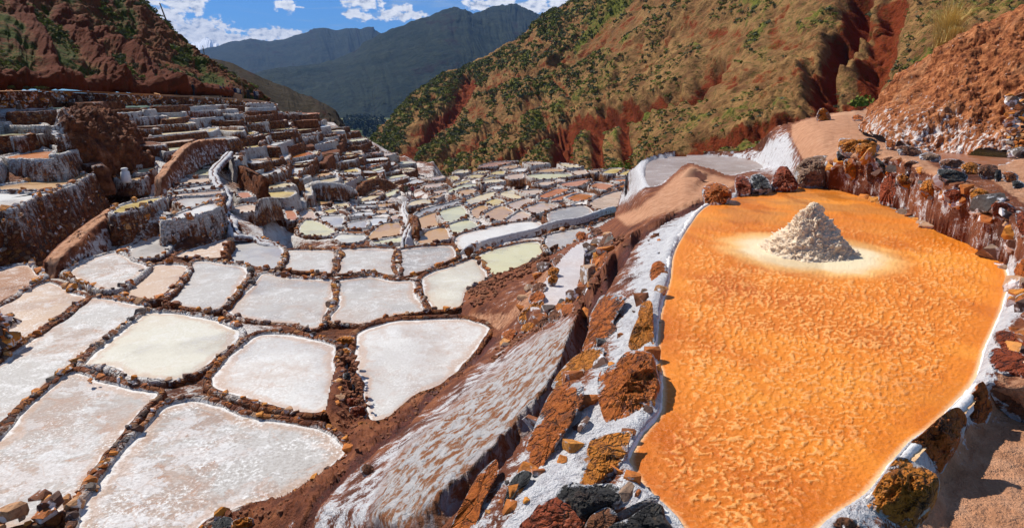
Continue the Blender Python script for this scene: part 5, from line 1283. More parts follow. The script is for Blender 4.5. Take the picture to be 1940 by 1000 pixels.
# ------------------------------------------------------------------ salt heap
def heap():
    nth, nr = 260, 120
    th = np.linspace(0, 2 * np.pi, nth, endpoint=False); r = np.linspace(0, 1, nr)
    A, B = np.meshgrid(th, r)
    R0 = 0.72 + 0.05 * np.cos(A * 2 + 0.6) + 0.05 * np.cos(A * 3)
    hh = 0.77
    prof = np.interp(B, [0, 0.07, 0.16, 0.32, 0.5, 0.7, 0.86, 1.0], [1.0, 0.985, 0.90, 0.66, 0.42, 0.2, 0.06, -0.03])
    X = B * R0 * np.cos(A); Y = B * R0 * np.sin(A) ; Zh = prof * hh
    P = np.stack([X.ravel(), Y.ravel(), Zh.ravel()], -1)
    n = fbm(P * 5, 4, 0.62, 200); n2 = fbm(P * 24, 4, 0.7, 201)
    out = np.stack([np.cos(A).ravel(), np.sin(A).ravel(), 0.7 * np.ones(A.size)], -1)
    m = np.clip(B.ravel() * 5, 0.25, 1) * np.clip((1.04 - B.ravel()) * 5, 0.1, 1)
    P = P + out * ((np.abs(n) * 0.12 - 0.05 + np.abs(n2) * 0.085) * m)[:, None]
    P[:, 0] += 0.02 * P[:, 2]
    c = PZ([1528], [476], -2.4)[0]
    link('salt_heap', mesh_np('salt_heap', P, grid_faces(nr, nth, True)[:, ::-1], m_heap, True), label='knee high cone of cream coloured salt standing in the orange pan', cat='salt heap', loc=(float(c[0]), float(c[1]), -2.405))
heap()

# ------------------------------------------------------------------ dirt mound on the right
def m_mound_make():
    m, k, b = material('salty_dirt_mound')
    p = k.pos()
    n1 = k.noise(p, 0.9, 5, 0.6); n2 = k.noise(p, 5, 6, 0.7); n3 = k.noise(k.scale(p, (7, 7, 2.0)), 1.2, 5, 0.7)
    c = k.ramp(n2, [(0.3, (0.05, 0.013, 0.006)), (0.44, (0.2, 0.056, 0.018)), (0.56, (0.42, 0.145, 0.05)), (0.72, (0.6, 0.27, 0.12))])
    c = k.mix(k.math('MULTIPLY', k.step(n1, 0.5, 0.7), 0.5), c, (0.5, 0.25, 0.12))
    z = k.n.new('ShaderNodeSeparateXYZ'); k.l.new(p, z.inputs[0])
    lowm = k.math('SUBTRACT', 1.0, k.step(z.outputs[2], -1.3, 0.3))
    lf = k.math('SUBTRACT', 1.0, k.step(z.outputs[0], 10.4, 13.0))
    s = k.math('ADD', n3, k.math('MULTIPLY', k.math('MULTIPLY', lowm, lf), 0.16))
    c = k.mix(k.step(s, 0.63, 0.75), c, (0.72, 0.66, 0.62))
    finish(k, b, c, 0.9, 0.2, k.bump(k.math('ADD', n2, k.math('MULTIPLY', n3, 0.5)), 1.0, 0.09))
    return m
m_mound = m_mound_make()
mr = [[(1628, 250, 20.5), (1662, 262, 17.5), (1700, 276, 15.4), (1760, 283, 14.8), (1810, 287, 14.4), (1860, 291, 14.0), (1915, 298, 13.6), (1990, 312, 13), (2080, 330, 12.4)],
      [(1640, 222, 21), (1682, 222, 18.4), (1725, 215, 17.2), (1775, 205, 16.2), (1815, 198, 15.7), (1860, 194, 15.3), (1910, 192, 14.9), (1980, 190, 14.2), (2080, 190, 13.6)],
      [(1648, 208, 22), (1700, 180, 19.8), (1740, 158, 18.6), (1790, 135, 17.9), (1825, 118, 17.4), (1870, 102, 17.0), (1915, 92, 16.5), (1980, 80, 16), (2080, 70, 15.4)],
      [(1655, 204, 23), (1702, 158, 21.2), (1745, 122, 20.3), (1790, 92, 19.8), (1830, 68, 19.5), (1872, 44, 19.2), (1925, 12, 18.9), (1990, -20, 18.4), (2080, -60, 18)],
      [(1670, 225, 26), (1712, 200, 25), (1755, 180, 25), (1800, 160, 25), (1840, 140, 25), (1880, 120, 25), (1935, 100, 25), (2000, 80, 25), (2080, 60, 25)]]
P, Fm, sc = loft(mr, 360, 300, 0.62, 0.8, 61, 0.1, 12, octaves=7)
P2 = P + 0.10 * fbm(P * 6, 4, 0.65, 63)[:, None] * np.array([0.3, -0.8, 0.5])
link('dirt_mound', mesh_np('dirt_mound', P2, fix_up(P2, Fm), m_mound, True), label='tall red brown dirt mound with salt streaked foot rising at the right edge', cat='mound')

# brown cliff of earth above the left walls
lr = [[(92, 345, 33.5), (130, 345, 34.5), (170, 345, 36), (205, 345, 37.5), (240, 338, 39), (262, 332, 40.5), (290, 322, 42)],
      [(100, 272, 34.3), (135, 275, 35.5), (170, 280, 37), (205, 285, 38.3), (240, 280, 40), (262, 285, 41.3), (285, 300, 42.8)],
      [(106, 226, 36), (135, 220, 37.5), (168, 222, 39.5), (205, 226, 41), (236, 240, 42.5), (252, 262, 43), (268, 285, 43.5)],
      [(112, 213, 40), (140, 207, 42), (175, 208, 44), (208, 214, 45), (236, 228, 46), (262, 250, 47), (280, 280, 47)]]
P, Fm, sc = loft(lr, 220, 170, 0.5, 0.6, 71, 0.35, 7, octaves=7, rocky=0.35)
link('earth_cliff', mesh_np('earth_cliff', P, fix_up(P, Fm), m_earth, True, {'salt': np.clip(0.95 - (to_px(P)[0] - 95) / 75, 0.1, 0.85) + 0.3 * (fbm(P * 1.2, 2, .5, 3))}), label='rugged brown earth face with white salt runs above the tall left walls', cat='earth bank')

# ------------------------------------------------------------------ earth ramp and ridges
ALLn = len(ALL)

def ridge(name, pts, w, h, skirt, label, cat, channel=True, saltv=0.9, tanv=0.0, mat=None, seed=1, wall=None):
    a = np.array(pts, float)
    W3 = PZ(a[:, 0], a[:, 1], a[:, 2])
    dist = np.hypot(W3[:, 0], W3[:, 1]).mean()
    C3 = catmull_open(W3, ds=max(0.08, dist / 260)); n = len(C3)
    C3[:, 0] += 0.1 * fbm(C3 * 0.8, 2, 0.5, seed)
    t = np.gradient(C3[:, :2], axis=0); t /= np.linalg.norm(t, axis=1, keepdims=True) + 1e-9
    nn = np.stack([-t[:, 1], t[:, 0]], -1)
    prof = [(-1 - skirt * .2, -skirt), (-1 - skirt * .13, -skirt * .66), (-1 - skirt * 0.07, -skirt * 0.33), (-1, 0), (-.6, h), (-.28, h * 1.1), (-.12, h * (0.35 if channel else 1.0)), (0.12, h * (0.35 if channel else 1.0)), (.28, h * 1.1), (.6, h), (1, 0), (1 + skirt * 0.07, -skirt * 0.33), (1 + skirt * .13, -skirt * .66), (1 + skirt * .2, -skirt)]
    rows, S, Rd, Tn = [], [], [], []
    wl = w * (1 + 0.3 * fbm(C3 * 0.7 + 3, 2, .5, seed + 2))
    for u, v in prof:
        off = (np.sign(u) * (min(1, abs(u)) * wl + max(0, abs(u) - 1)))
        rows.append(np.c_[C3[:, :2] + nn * off[:, None], C3[:, 2] + v])
        S.append(np.full(n, (saltv if channel or not tanv else 0.2) if v >= 0 else saltv * (0.55 if channel or not tanv else 1.2))); Rd.append(np.full(n, 1.0 if channel and abs(u) < .2 else 0)); Tn.append(np.full(n, tanv if v > 0 else 0))
    P = np.concatenate(rows); am = 0.17 if channel else 0.2 if w > .2 else 0.05
    en = np.minimum(np.arange(n), n - 1 - np.arange(n)) * np.hypot(*(C3[1, :2] - C3[0, :2])); en = np.clip(en / 0.5, 0, 1) ** 0.5; en = np.tile(en, len(prof))
    CC = np.tile(C3, (len(prof), 1)); P[:, :2] = CC[:, :2] + (P[:, :2] - CC[:, :2]) * en[:, None]; P[:, 2] -= (1 - en) * (P[:, 2] - (CC[:, 2] - skirt))
    P = P + (am * (fbm(P * 2.6, 4, 0.6, seed + 5) + (0 if channel else 0.6 * fbm(P * 6, 3, 0.6, seed + 6, ridge=True))))[:, None] * np.array([0.8, 0.8, 0.7])
    S = np.concatenate(S); S = S - 1.0 * np.concatenate(Rd)
    o = mesh_np(name, P, grid_faces(len(prof), n), mat or m_bank, True, {'salt': S, 'red': np.concatenate(Rd), 'tan': np.concatenate(Tn), 'flow': 0 * S})
    return link(name, o, label=label, cat=cat)
ridge('salt_channel', [(438,286,-4.75),(424,300,-4.95),(408,316,-5.3),(404,330,-5.5),(412,346,-5.75),(424,360,-6.0),(430,374,-6.2),(428,388,-6.4),(424,398,-6.6),(436,414,-6.75),(440,430,-6.9),(446,444,-7.1),(480,450,-7.3),(530,466,-7.45)], 0.26, 0.05, .25, 'wavy white salt channel with a red brine thread beside the ladder of narrow pans', 'channel', seed=3)
ridge('salt_spine', [(774,368,-13.6),(767,386,-12.0),(765,400,-10.6),(770,416,-9.2),(780,428,-8.4),(772,444,-7.9),(768,462,-7.55)], 0.24, 0.22, 1.3, 'jagged salt crusted spine carrying a thin brine channel through the middle of the terraces', 'channel', seed=7)
ridge('stone_pinnacle', [(778,420,-8.4),(784,434,-8.15),(788,452,-7.9)], 0.22, 0.55, .8, 'dark upright stone fin leaning on the salt crusted spine', 'wall', channel=False, saltv=.35, mat=m_wall, seed=9)
ridge('curved_wall', [(570,396,-9.2),(574,366,-8.9),(584,352,-8.5),(606,348,-8.3),(630,350,-8.5),(652,354,-9.0),(674,368,-10.2)], 0.3, 0.15, 1.5, 'curved salt streaked retaining wall in the hollow', 'wall', channel=False, saltv=.75, mat=m_wall, seed=12)
ridge('brown_wall', [(676,358,-10.0),(696,345,-10.0),(716,342,-10.3),(738,348,-11.0),(757,360,-12.2)], 0.3, 0.15, 1.6, 'dark brown retaining wall behind the hollow, left of the two people', 'wall', channel=False, saltv=.2, mat=m_wall, seed=14)
ridge('pointed_wall', [(478,402,-6.9),(492,390,-6.7),(508,386,-6.8),(524,388,-7.2),(534,400,-7.8)], 0.13, 0.35, 1.1, 'pointed rust brown wall fins above the silver grey pan', 'wall', channel=False, saltv=.6, mat=m_wall, seed=16)
ridge('path_bank', [(292,345,-5.35),(304,332,-5.1),(318,314,-4.75),(332,297,-4.4),(348,279,-3.95),(374,269,-3.8),(402,266,-4.0),(428,268,-4.3)], 0.26, 0.05, 1.7, 'curving tan footpath on a steep brown bank above the ladder of narrow pans', 'bank', channel=False, saltv=.36, tanv=.9, seed=18)
ridge('salt_rim_strip', [(868,474,-7.6),(905,462,-7.6),(960,448,-7.55),(1010,437,-7.5),(1026,430,-7.5),(1060,420,-7.6),(1100,414,-7.7),(1140,400,-7.8),(1168,392,-7.9)], 0.1, 0.1, .3, 'long smooth white salt rim sweeping up right between the grey pans', 'salt rim', channel=False, saltv=1.1, seed=20)

ridge('earth_ramp', [(74,520,-6.75),(92,500,-6.45),(112,478,-6.25),(140,452,-6.1),(170,428,-5.95),(204,402,-5.7),(214,394,-5.7)], 0.3, 0.04, 1.3, 'sloping tan earth ramp between the streaked wall and the white flecked pan', 'ramp', channel=False, saltv=.42, tanv=.9, seed=22)
# ------------------------------------------------------------------ walkway along the foot of the left hill: masonry wall and path
wallb = [(x, y, Y - 3.2) for x, y, Y in [(-260, 214, 34), (-150, 212, 38), (0, 206, 46), (80, 205, 50), (160, 203, 57), (240, 201, 64), (320, 199, 72), (400, 198, 80), (450, 197, 87), (500, 203, 94)]]
wallt = [(x, y, Y - 3.0) for x, y, Y in [(-260, 178, 34), (-150, 176, 38), (0, 173, 46), (80, 174, 50), (160, 177, 57), (240, 180, 64), (320, 183, 72), (400, 187, 80), (450, 190, 87), (500, 197, 94)]]
P, Fm, sc = loft([wallb, [(a, (b + c) / 2, Y) for (a, b, Y), (_, c, _2) in zip(wallb, wallt)], wallt], 500, 14, 0.14, 0.9, 5)
wr = link('masonry_wall', None, label='long brown stone retaining wall under the visitors path at the hill foot', cat='wall')
link('wall_body', mesh_np('wall_body', P, fix_up(P, Fm), m_masonry, True, {'salt': np.full(len(P), -0.2)}), wr)
rr = random.Random(5)
Pw = P.reshape(14, 500, 3)
pts = []
for _ in range(290):
    i = rr.randrange(1, 13); j = int(500 * (rr.random() ** 1.6) * 0.9 + 60) % 500
    pts.append(tuple(Pw[i, j] + np.array([0, -0.05, -0.05])))
stones_along(wr, pts, 0.42, True, 9, 0)
pathf = [(x, y + 2, Y - 3.1) for x, y, Y in wallt]
pf = PY([p[0] for p in wallt], [p[1] for p in wallt], [p[2] for p in wallt]); pb = pf.copy(); pb[:, 1] += 4.5; pb[:, 2] += 0.05; pf[:, 2] += 0.02
link('footpath', mesh_np('footpath', np.concatenate([pf, pb]), grid_faces(2, len(pf)), m_tanpath), kind='structure')
# ------------------------------------------------------------------ foreground rocks traced over the bank
TI = {'o': (0.66, 0.165, 0.014), 'a': (0.8, 0.265, 0.02), 'r': (0.4, 0.07, 0.014), 'b': (0.3, 0.11, 0.045), 'g': (0.085, 0.085, 0.08), 'd': (0.05, 0.046, 0.042), 't': (0.46, 0.27, 0.17), 'w': (0.6, 0.55, 0.52)}
def ell(cx, cy, w, h, rot=0, n=9, seed=0):
    r = random.Random(seed); out = []
    for i in range(n):
        a = 2 * math.pi * i / n; k = r.uniform(.8, 1.12)
        x, y = w / 2 * math.cos(a) * k, h / 2 * math.sin(a) * k
        c, s = math.cos(R(rot)), math.sin(R(rot))
        out.append((cx + x * c - y * s, cy + x * s + y * c))
    return out
nrock = 0
def px_rock(outline, raise_, tint, salt, label, seed=None, name='rock', base=None, cat='rock', sit=0.0):
    """closed rock whose outline was traced; base depth read from the bank under its lowest edge"""
    global nrock
    nrock += 1
    seed = seed or nrock * 7
    a = np.array(outline, float)
    if 'slab' in label: a = a.mean(0) + (a - a.mean(0)) * 1.12
    ar = 0.5 * np.sum(a[:, 0] * np.roll(a[:, 1], -1) - np.roll(a[:, 0], -1) * a[:, 1])
    if ar > 0: a = a[::-1]
    out = catmull_closed(a, ds=max(1.7, np.ptp(a[:, 0]) / 34))
    n = len(out); c = out.mean(0)
    # world positions of outline on the bank
    j = np.clip(np.round((out[:, 1] - gy[0]) / 2.5).astype(int), 0, len(gy) - 1); i = np.clip(np.round((out[:, 0] - gx[0]) / 2.5).astype(int), 0, len(gx) - 1)
    q = Q[j, i].copy(); q[np.isnan(q)] = np.nanmedian(q) if np.isfinite(q).any() else 1
    # rock stands nearly upright: blend bank depth with the depth at its foot
    foot = q[np.argsort(-out[:, 1])[:max(3, n // 5)]].mean()
    q = q * (1 - sit) + foot * sit
    qc = q.mean(); sizem = math.sqrt(abs(ar)) / qc
    rr = random.Random(seed)
    nr = 22
    rows, edge = [], []
    planes = [(rr.uniform(0.5, 1.0), Vector((rr.gauss(0, 1), rr.gauss(0, 1))).normalized(), rr.uniform(.4, 1.4)) for _ in range(5)]
    for k in range(nr):
        s = 1 - k / (nr - 1) * 0.985
        p = c + (out - c) * s
        qq = qc + (q - qc) * s
        u = (p - c) / (np.ptp(out, axis=0) / 2)
        hgt = np.full(n, (1 - s ** 2.6) ** 0.55)
        for c0, dv, sl in planes:
            hgt = np.minimum(hgt, c0 + sl * (u[:, 0] * dv.x + u[:, 1] * dv.y) * 0.8 + 0.15)
        hgt = np.clip(hgt, 0.0, 1) * (1 if k else 0)
        W = np.stack(rays(p[:, 0], p[:, 1]), -1) / qq[:, None]
        L = np.linalg.norm(W, axis=1)
        ns = 0.9 * fbm(W / sizem * 3.4, 5, 0.66, seed, ridge=True) + 0.6 * fbm(W / sizem * 1.5, 2, 0.5, seed + 1)
        hh = raise_ * sizem * (hgt * (0.95 + 0.8 * ns * min(1, k / 2)))
        # up and towards the viewer: thickness of the stone
        d = -W / L[:, None] * 0.65 + np.array([0, 0, 0.3])
        rows.append(W + d * hh[:, None]); edge.append(np.full(n, s ** 3))
    # buried skirt and underside
    b = rows[0] + np.array([0, 0, -0.5 * raise_ * sizem]) + (rows[0].mean(0) - rows[0]) * 0.12
    b2 = rows[0] + np.array([0, 0, -0.9 * raise_ * sizem]) + (rows[0].mean(0) - rows[0]) * 0.6
    P = np.concatenate([b2, b] + rows); E = np.concatenate([np.ones(2 * n)] + edge)
    cc = P.mean(0)
    ti = len(P); P = np.concatenate([P, [rows[-1].mean(0)], [b2.mean(0)]]); E = np.append(E, [0, 1])
    F1 = grid_faces(nr + 2, n, True); ii = np.arange(n)
    F2 = np.stack([(nr + 1) * n + ii, (nr + 1) * n + (ii + 1) % n, np.full(n, ti)], -1)
    F3 = np.stack([(ii + 1) % n, ii, np.full(n, ti + 1)], -1)
    me = mesh_np(name, P - cc, [F1, F2, F3], m_bigrock, True, {'edge': E})
    me.set_sharp_from_angle(angle=R(32))
    link(name, me, label=label, cat=cat, loc=tuple(map(float, cc)), color=(*TI[tint], salt))

RK = [
 ([(1236,500),(1250,494),(1262,503),(1262,520),(1250,532),(1236,534),(1230,520)], .35, 'o', -.1, 'small orange rock in the salt band, uppermost left of the orange pan'),
 ([(1213,578),(1226,568),(1236,575),(1238,610),(1240,650),(1236,668),(1205,664),(1190,655),(1196,630),(1206,605)], .35, 'a', -.15, 'upright amber rock with pitted face beside the orange pan'),
 ([(1132,720),(1140,700),(1165,688),(1185,668),(1212,664),(1238,672),(1245,700),(1252,730),(1240,765),(1222,785),(1195,795),(1160,806),(1145,795),(1134,760)], .42, 'o', -.05, 'large dark orange boulder with salt flecks on the left edge of the orange pan'),
 ([(1122,830),(1150,822),(1175,818),(1200,815),(1192,840),(1190,862),(1172,890),(1150,905),(1118,925),(1098,915),(1104,880),(1112,850)], .3, 'a', -.15, 'blocky amber yellow rock dipping into the orange pan'),
 ([(1090,728),(1100,740),(1098,765),(1080,800),(1060,830),(1040,860),(1018,890),(1006,880),(1008,855),(1002,840),(1015,810),(1030,775),(1045,748),(1070,732)], .14, 'o', -.12, 'long flat orange slab in the middle of the white salt band'),
 ([(1140,565),(1165,563),(1182,568),(1172,590),(1160,610),(1165,622),(1140,645),(1118,662),(1107,655),(1118,625),(1120,600),(1130,580)], .14, 'o', -.12, 'flat orange slab beside the deep crack, upper of three'),
 ([(1120,662),(1140,664),(1130,690),(1112,702),(1085,720),(1062,735),(1050,728),(1062,705),(1085,680),(1105,668)], .14, 'a', -.05, 'flat amber slab beside the deep crack, second of three'),
 ([(935,878),(940,900),(928,925),(912,955),(905,985),(890,1010),(858,1005),(862,985),(880,950),(905,905)], .14, 'o', -.02, 'flat orange brown slab beside the deep crack, lowest of three'),
 ([(992,890),(1008,896),(1000,915),(985,925),(968,950),(952,968),(956,945),(965,915),(978,898)], .16, 'g', -.3, 'flat dark grey stone lying in the white salt band'),
 ([(1060,925),(1085,912),(1110,918),(1160,915),(1178,930),(1176,950),(1150,962),(1130,975),(1100,985),(1075,960),(1052,945)], .3, 'd', -.05, 'dark grey rock at the lower tip of the orange pan'),
 ([(1040,945),(1062,940),(1085,955),(1110,985),(1085,1010),(1040,1020),(992,1015),(984,995),(1005,975),(1020,955)], .25, 'r', .02, 'rusty red and salt mottled rock at the bottom centre'),
 ([(1165,976),(1180,968),(1215,950),(1240,938),(1250,940),(1246,950),(1215,965),(1180,984)], .5, 'w', .1, 'thin white flat stone lying across a dark rock at the bottom'),
 ([(1185,985),(1215,965),(1240,952),(1256,958),(1262,980),(1278,1005),(1270,1030),(1150,1040),(1150,1000)], .35, 'd', -.2, 'dark grey broken rock at the bottom edge beside the orange brine'),
 ([(1120,975),(1150,960),(1170,975),(1160,1000),(1130,1015),(1105,1005)], .3, 'b', .15, 'brown salt dusted rock between the dark rocks at the bottom'),
 ([(1330,358),(1350,347),(1372,350),(1386,362),(1384,378),(1362,388),(1336,385)], .5, 'o', 0, 'rough orange rock at the far left corner of the orange pan'),
 ([(1392,340),(1402,333),(1420,338),(1422,365),(1405,372),(1394,368)], .5, 'r', 0, 'small dark orange rock in the far rim'),
 ([(1422,335),(1440,330),(1455,340),(1460,358),(1440,366),(1424,362)], .5, 'g', .08, 'grey salt flecked rock in the far rim'),
 ([(1466,330),(1478,316),(1492,318),(1504,335),(1514,352),(1500,362),(1470,362),(1460,350)], .5, 'r', -.1, 'pointed rust red rock in the far rim of the orange pan'),
 ([(1503,325),(1520,305),(1550,295),(1585,298),(1590,320),(1580,350),(1550,354),(1515,350)], .45, 't', -.1, 'big smooth tan boulder with dark face at the far rim'),
 ([(1592,262),(1620,266),(1655,270),(1668,280),(1640,290),(1605,290),(1588,280)], .5, 'a', -.15, 'long amber rock on top of the far wall'),
 ([(1622,276),(1640,272),(1664,286),(1650,294),(1632,298),(1622,290)], .6, 'a', -.15, 'amber wedge rock in front of the long amber rock'),
 ([(1585,288),(1600,284),(1608,292),(1600,304),(1588,302)], .6, 'd', -.1, 'small dark green grey rock on the far wall'),
 ([(1598,306),(1612,300),(1632,312),(1636,336),(1618,342),(1602,328)], .4, 'a', -.05, 'amber rock set into the far wall left of the wet streak'),
 ([(1642,316),(1652,308),(1668,318),(1672,338),(1655,348),(1642,338)], .4, 'b', 0, 'brown rock set into the far wall left of the wet streak'),
 ([(1658,302),(1664,300),(1686,326),(1684,332),(1676,328)], .5, 'd', 0, 'thin dark slate leaning over the wet streak'),
 ([(1664,376),(1668,350),(1680,330),(1692,328),(1699,345),(1700,380),(1686,388),(1668,384)], .3, 'r', -.2, 'glossy rust red wet rock face where water runs into the pan'),
 ([(1698,334),(1712,330),(1730,345),(1726,360),(1710,354),(1698,344)], .4, 'a', -.05, 'amber rock set into the far wall right of the wet streak'),
 ([(1745,348),(1760,340),(1782,352),(1778,372),(1758,374),(1742,362)], .4, 'a', -.1, 'dull amber rock in the middle of the far wall'),
 ([(1780,322),(1800,322),(1830,332),(1824,344),(1796,342),(1780,334)], .4, 'g', .0, 'flat grey and orange slab on top of the far wall'),
 ([(1674,300),(1690,298),(1702,306),(1690,312),(1676,310)], .5, 'b', -.1, 'small brown cap stone above the wet streak'),
 ([(1712,312),(1726,304),(1742,308),(1732,318),(1716,318)], .5, 'b', -.15, 'small flat brown stone on the tan wall top'),
 ([(1790,362),(1812,358),(1836,370),(1832,386),(1806,384),(1788,374)], .4, 'r', -.05, 'rust red rock in the right part of the far wall'),
 ([(1838,364),(1852,356),(1874,366),(1872,392),(1856,396),(1838,382)], .4, 'a', -.15, 'bright amber square rock in the right part of the far wall'),
 ([(1878,388),(1896,382),(1922,392),(1926,412),(1900,416),(1880,402)], .4, 'r', .0, 'rust brown rock near the right end of the far wall'),
 ([(1698,280),(1715,276),(1742,282),(1746,292),(1728,297),(1706,292)], .45, 'b', .1, 'red brown flat rock at the lip of the red pool'),
 ([(1742,294),(1760,288),(1782,296),(1780,305),(1760,308),(1744,302)], .45, 't', .2, 'salt dusted rock at the lip of the red pool'),
 ([(1780,306),(1800,301),(1826,306),(1822,318),(1800,320),(1782,314)], .45, 'b', .2, 'brown and white rock between the path and the red pool'),
 ([(1822,312),(1838,307),(1856,314),(1852,330),(1832,328),(1822,322)], .45, 'a', -.05, 'amber rock lining the small channel on the right'),
 ([(1854,316),(1872,312),(1890,316),(1888,340),(1868,338),(1854,328)], .45, 'b', -.05, 'red brown square rock lining the small channel on the right'),
 ([(1886,324),(1896,322),(1898,338),(1892,346),(1885,342)], .5, 'd', -.2, 'slim upright slate lining the small channel on the right'),
 ([(1898,328),(1914,325),(1930,334),(1924,348),(1906,346)], .45, 'o', .1, 'orange and white rock lining the small channel on the right'),
 ([(1918,344),(1932,342),(1942,350),(1936,358),(1920,356)], .45, 'g', -.1, 'round dark grey stone near the right edge above the far wall'),
 ([(1546,224),(1552,208),(1562,206),(1572,216),(1574,228),(1558,230)], .5, 'a', -.15, 'amber pointed stone standing on the far tan ledge'),
 ([(1614,222),(1624,217),(1636,222),(1632,229),(1618,229)], .5, 'o', -.1, 'small orange stone on the far tan ledge'),
 ([(1678,268),(1688,264),(1698,274),(1690,284),(1679,280)], .5, 'o', .0, 'small orange stone at the foot of the dirt mound'),
 ([(1634,266),(1648,262),(1662,268),(1656,276),(1640,275)], .5, 'g', .0, 'small grey stone at the foot of the dirt mound'),
 ([(1925,400),(1945,405),(1950,440),(1938,448),(1926,425)], .35, 'r', 0, 'rust red rock at the right edge level with the salt heap'),
 ([(1922,500),(1945,490),(1950,540),(1930,548),(1922,525)], .35, 'o', .0, 'orange rock at the right edge above the pale rim'),
 ([(1926,560),(1950,555),(1952,590),(1930,596),(1922,578)], .35, 'a', -.05, 'amber rock at the right edge halfway down the orange pan'),
 ([(1884,636),(1902,628),(1945,640),(1950,668),(1925,664),(1895,658)], .25, 'r', .0, 'reddish slab in the right rim, uppermost of three'),
 ([(1876,680),(1884,662),(1912,665),(1950,680),(1955,722),(1925,708),(1892,704)], .25, 'r', .0, 'reddish orange slab in the right rim, middle of three'),
 ([(1872,725),(1885,712),(1912,722),(1955,740),(1960,800),(1925,790),(1895,765),(1882,745)], .25, 'b', .0, 'brown slab in the right rim, lowest of three'),
 ([(1828,765),(1845,735),(1862,722),(1872,740),(1880,775),(1868,805),(1852,816),(1835,800)], .6, 'o', -.15, 'upright orange rock on the right rim, uppermost of three big ones'),
 ([(1716,848),(1735,832),(1770,800),(1800,775),(1818,772),(1832,792),(1825,825),(1800,865),(1782,898),(1762,880),(1740,862)], .55, 'o', -.1, 'long tilted orange rock on the right rim, middle of three big ones'),
 ([(1634,975),(1660,920),(1700,866),(1740,878),(1775,900),(1782,925),(1765,965),(1730,995),(1690,994)], .5, 'a', -.15, 'broad flat topped amber rock at the lower right rim, largest there'),
 ([(1570,1000),(1590,980),(1625,985),(1650,1010),(1600,1030)], .4, 'b', .1, 'salt crusted brown rock at the bottom of the right rim'),
 ([(682,885),(692,878),(706,882),(708,892),(698,901),(686,897)], .5, 'b', -.3, 'lone dark brown stone on the grey bank'),
 ([(400,992),(424,978),(440,982),(436,1000),(410,1012)], .4, 'g', -.2, 'grey stone on the earth rim at the bottom'),
 ([(438,990),(458,980),(480,982),(478,998),(445,1008)], .5, 'a', -.2, 'amber stone on the earth rim at the bottom'),
 ([(1008,576),(1028,568),(1030,590),(1012,610),(985,612),(982,598)], .4, 'a', -.1, 'amber rim stone at the lower left corner of the lilac white pan'),
 ([(1004,558),(1022,550),(1034,562),(1020,576),(1002,572)], .45, 'o', -.15, 'orange rim stone, lowest of the row left of the lilac white pan'),
 ([(1006,545),(1022,535),(1036,540),(1030,554),(1012,560)], .45, 'b', -.1, 'brown rim stone in the row left of the lilac white pan'),
 ([(1038,528),(1050,520),(1058,526),(1052,538),(1040,540)], .5, 'a', -.15, 'amber round stone in the row left of the lilac white pan, lower of two'),
 ([(1036,514),(1048,504),(1060,510),(1056,520),(1042,526)], .5, 'a', -.15, 'amber round stone in the row left of the lilac white pan, upper of two'),
 ([(1046,494),(1060,480),(1070,486),(1066,498),(1050,504)], .45, 'b', .1, 'brown stone at the top of the row left of the lilac white pan'),
 ([(1090,446),(1098,438),(1110,442),(1108,454),(1096,456)], .6, 'o', -.15, 'orange stone above the upper end of the lilac white pan'),
 ([(1118,438),(1132,430),(1140,438),(1130,446)], .5, 'b', -.1, 'brown stone above the upper end of the lilac white pan'),
 ([(1070,566),(1088,556),(1106,552),(1104,566),(1086,575),(1072,574)], .5, 'a', -.15, 'tan amber stone at the lower end of the lilac white pan'),
 ([(1060,582),(1075,574),(1090,578),(1084,594),(1066,600)], .45, 'o', -.15, 'orange stone in the stacked rim below the lilac white pan, right'),
 ([(1040,592),(1056,584),(1066,592),(1056,608),(1040,610)], .45, 'b', -.15, 'brown stone in the stacked rim below the lilac white pan, middle'),
 ([(988,618),(1004,610),(1014,616),(1002,628),(988,630)], .45, 'a', -.1, 'yellowish stone in the stacked rim below the lilac white pan'),
 ([(1014,606),(1030,598),(1040,604),(1030,618),(1016,620)], .45, 'b', -.2, 'dark brown stone in the stacked rim below the lilac white pan, left'),
 ([(950,632),(966,622),(980,628),(970,644),(954,648)], .4, 'o', -.1, 'orange stone at the lower tip of the stacked rim'),
 ([(1120,540),(1108,560),(1100,548),(1108,520),(1122,505),(1134,515)], .35, 'b', -.1, 'brown jagged rock on the lip left of the deep crack, lower'),
 ([(1128,470),(1146,468),(1150,490),(1134,515),(1120,505),(1122,485)], .3, 'o', -.15, 'orange brown jagged rock on the lip left of the deep crack, upper'),
 ([(1130,478),(1140,452),(1158,440),(1160,462),(1148,480)], .3, 'b', -.1, 'reddish rock wedge at the top of the lip left of the deep crack'),
 ([(632,648),(650,636),(672,638),(668,650),(640,656)], .5, 'a', -.15, 'orange stone on top of the stony earth divider'),
 ([(646,662),(658,658),(666,666),(656,676),(646,672)], .6, 'a', -.15, 'small amber stone on the stony earth divider'),
 ([(650,708),(662,706),(664,718),(652,722)], .6, 'g', -.2, 'small grey stone on the stony earth divider'),
 ([(655,756),(680,754),(684,766),(660,772)], .6, 'r', -.2, 'red brown flat stone on the stony earth divider, upper'),
 ([(662,772),(690,770),(694,788),(668,792)], .6, 'r', -.2, 'red brown flat stone on the stony earth divider, lower'),
 ([(678,800),(696,799),(702,808),(684,812)], .6, 'a', -.2, 'orange stone at the foot of the stony earth divider'),
 ([(1040,470),(1058,462),(1052,482)], .3, 'b', -.2, 'dark clod at the top of the brown earth mound'),
]
ROCKP = []
for o_, ra, ti, sa, lb in RK:
    up = 'upright' in lb or 'pointed' in lb
    px_rock(o_, ra, ti, sa, lb, sit=0.85 if (o_[0][1] < 470 and ra >= .4) or ra >= .5 else 0.35)
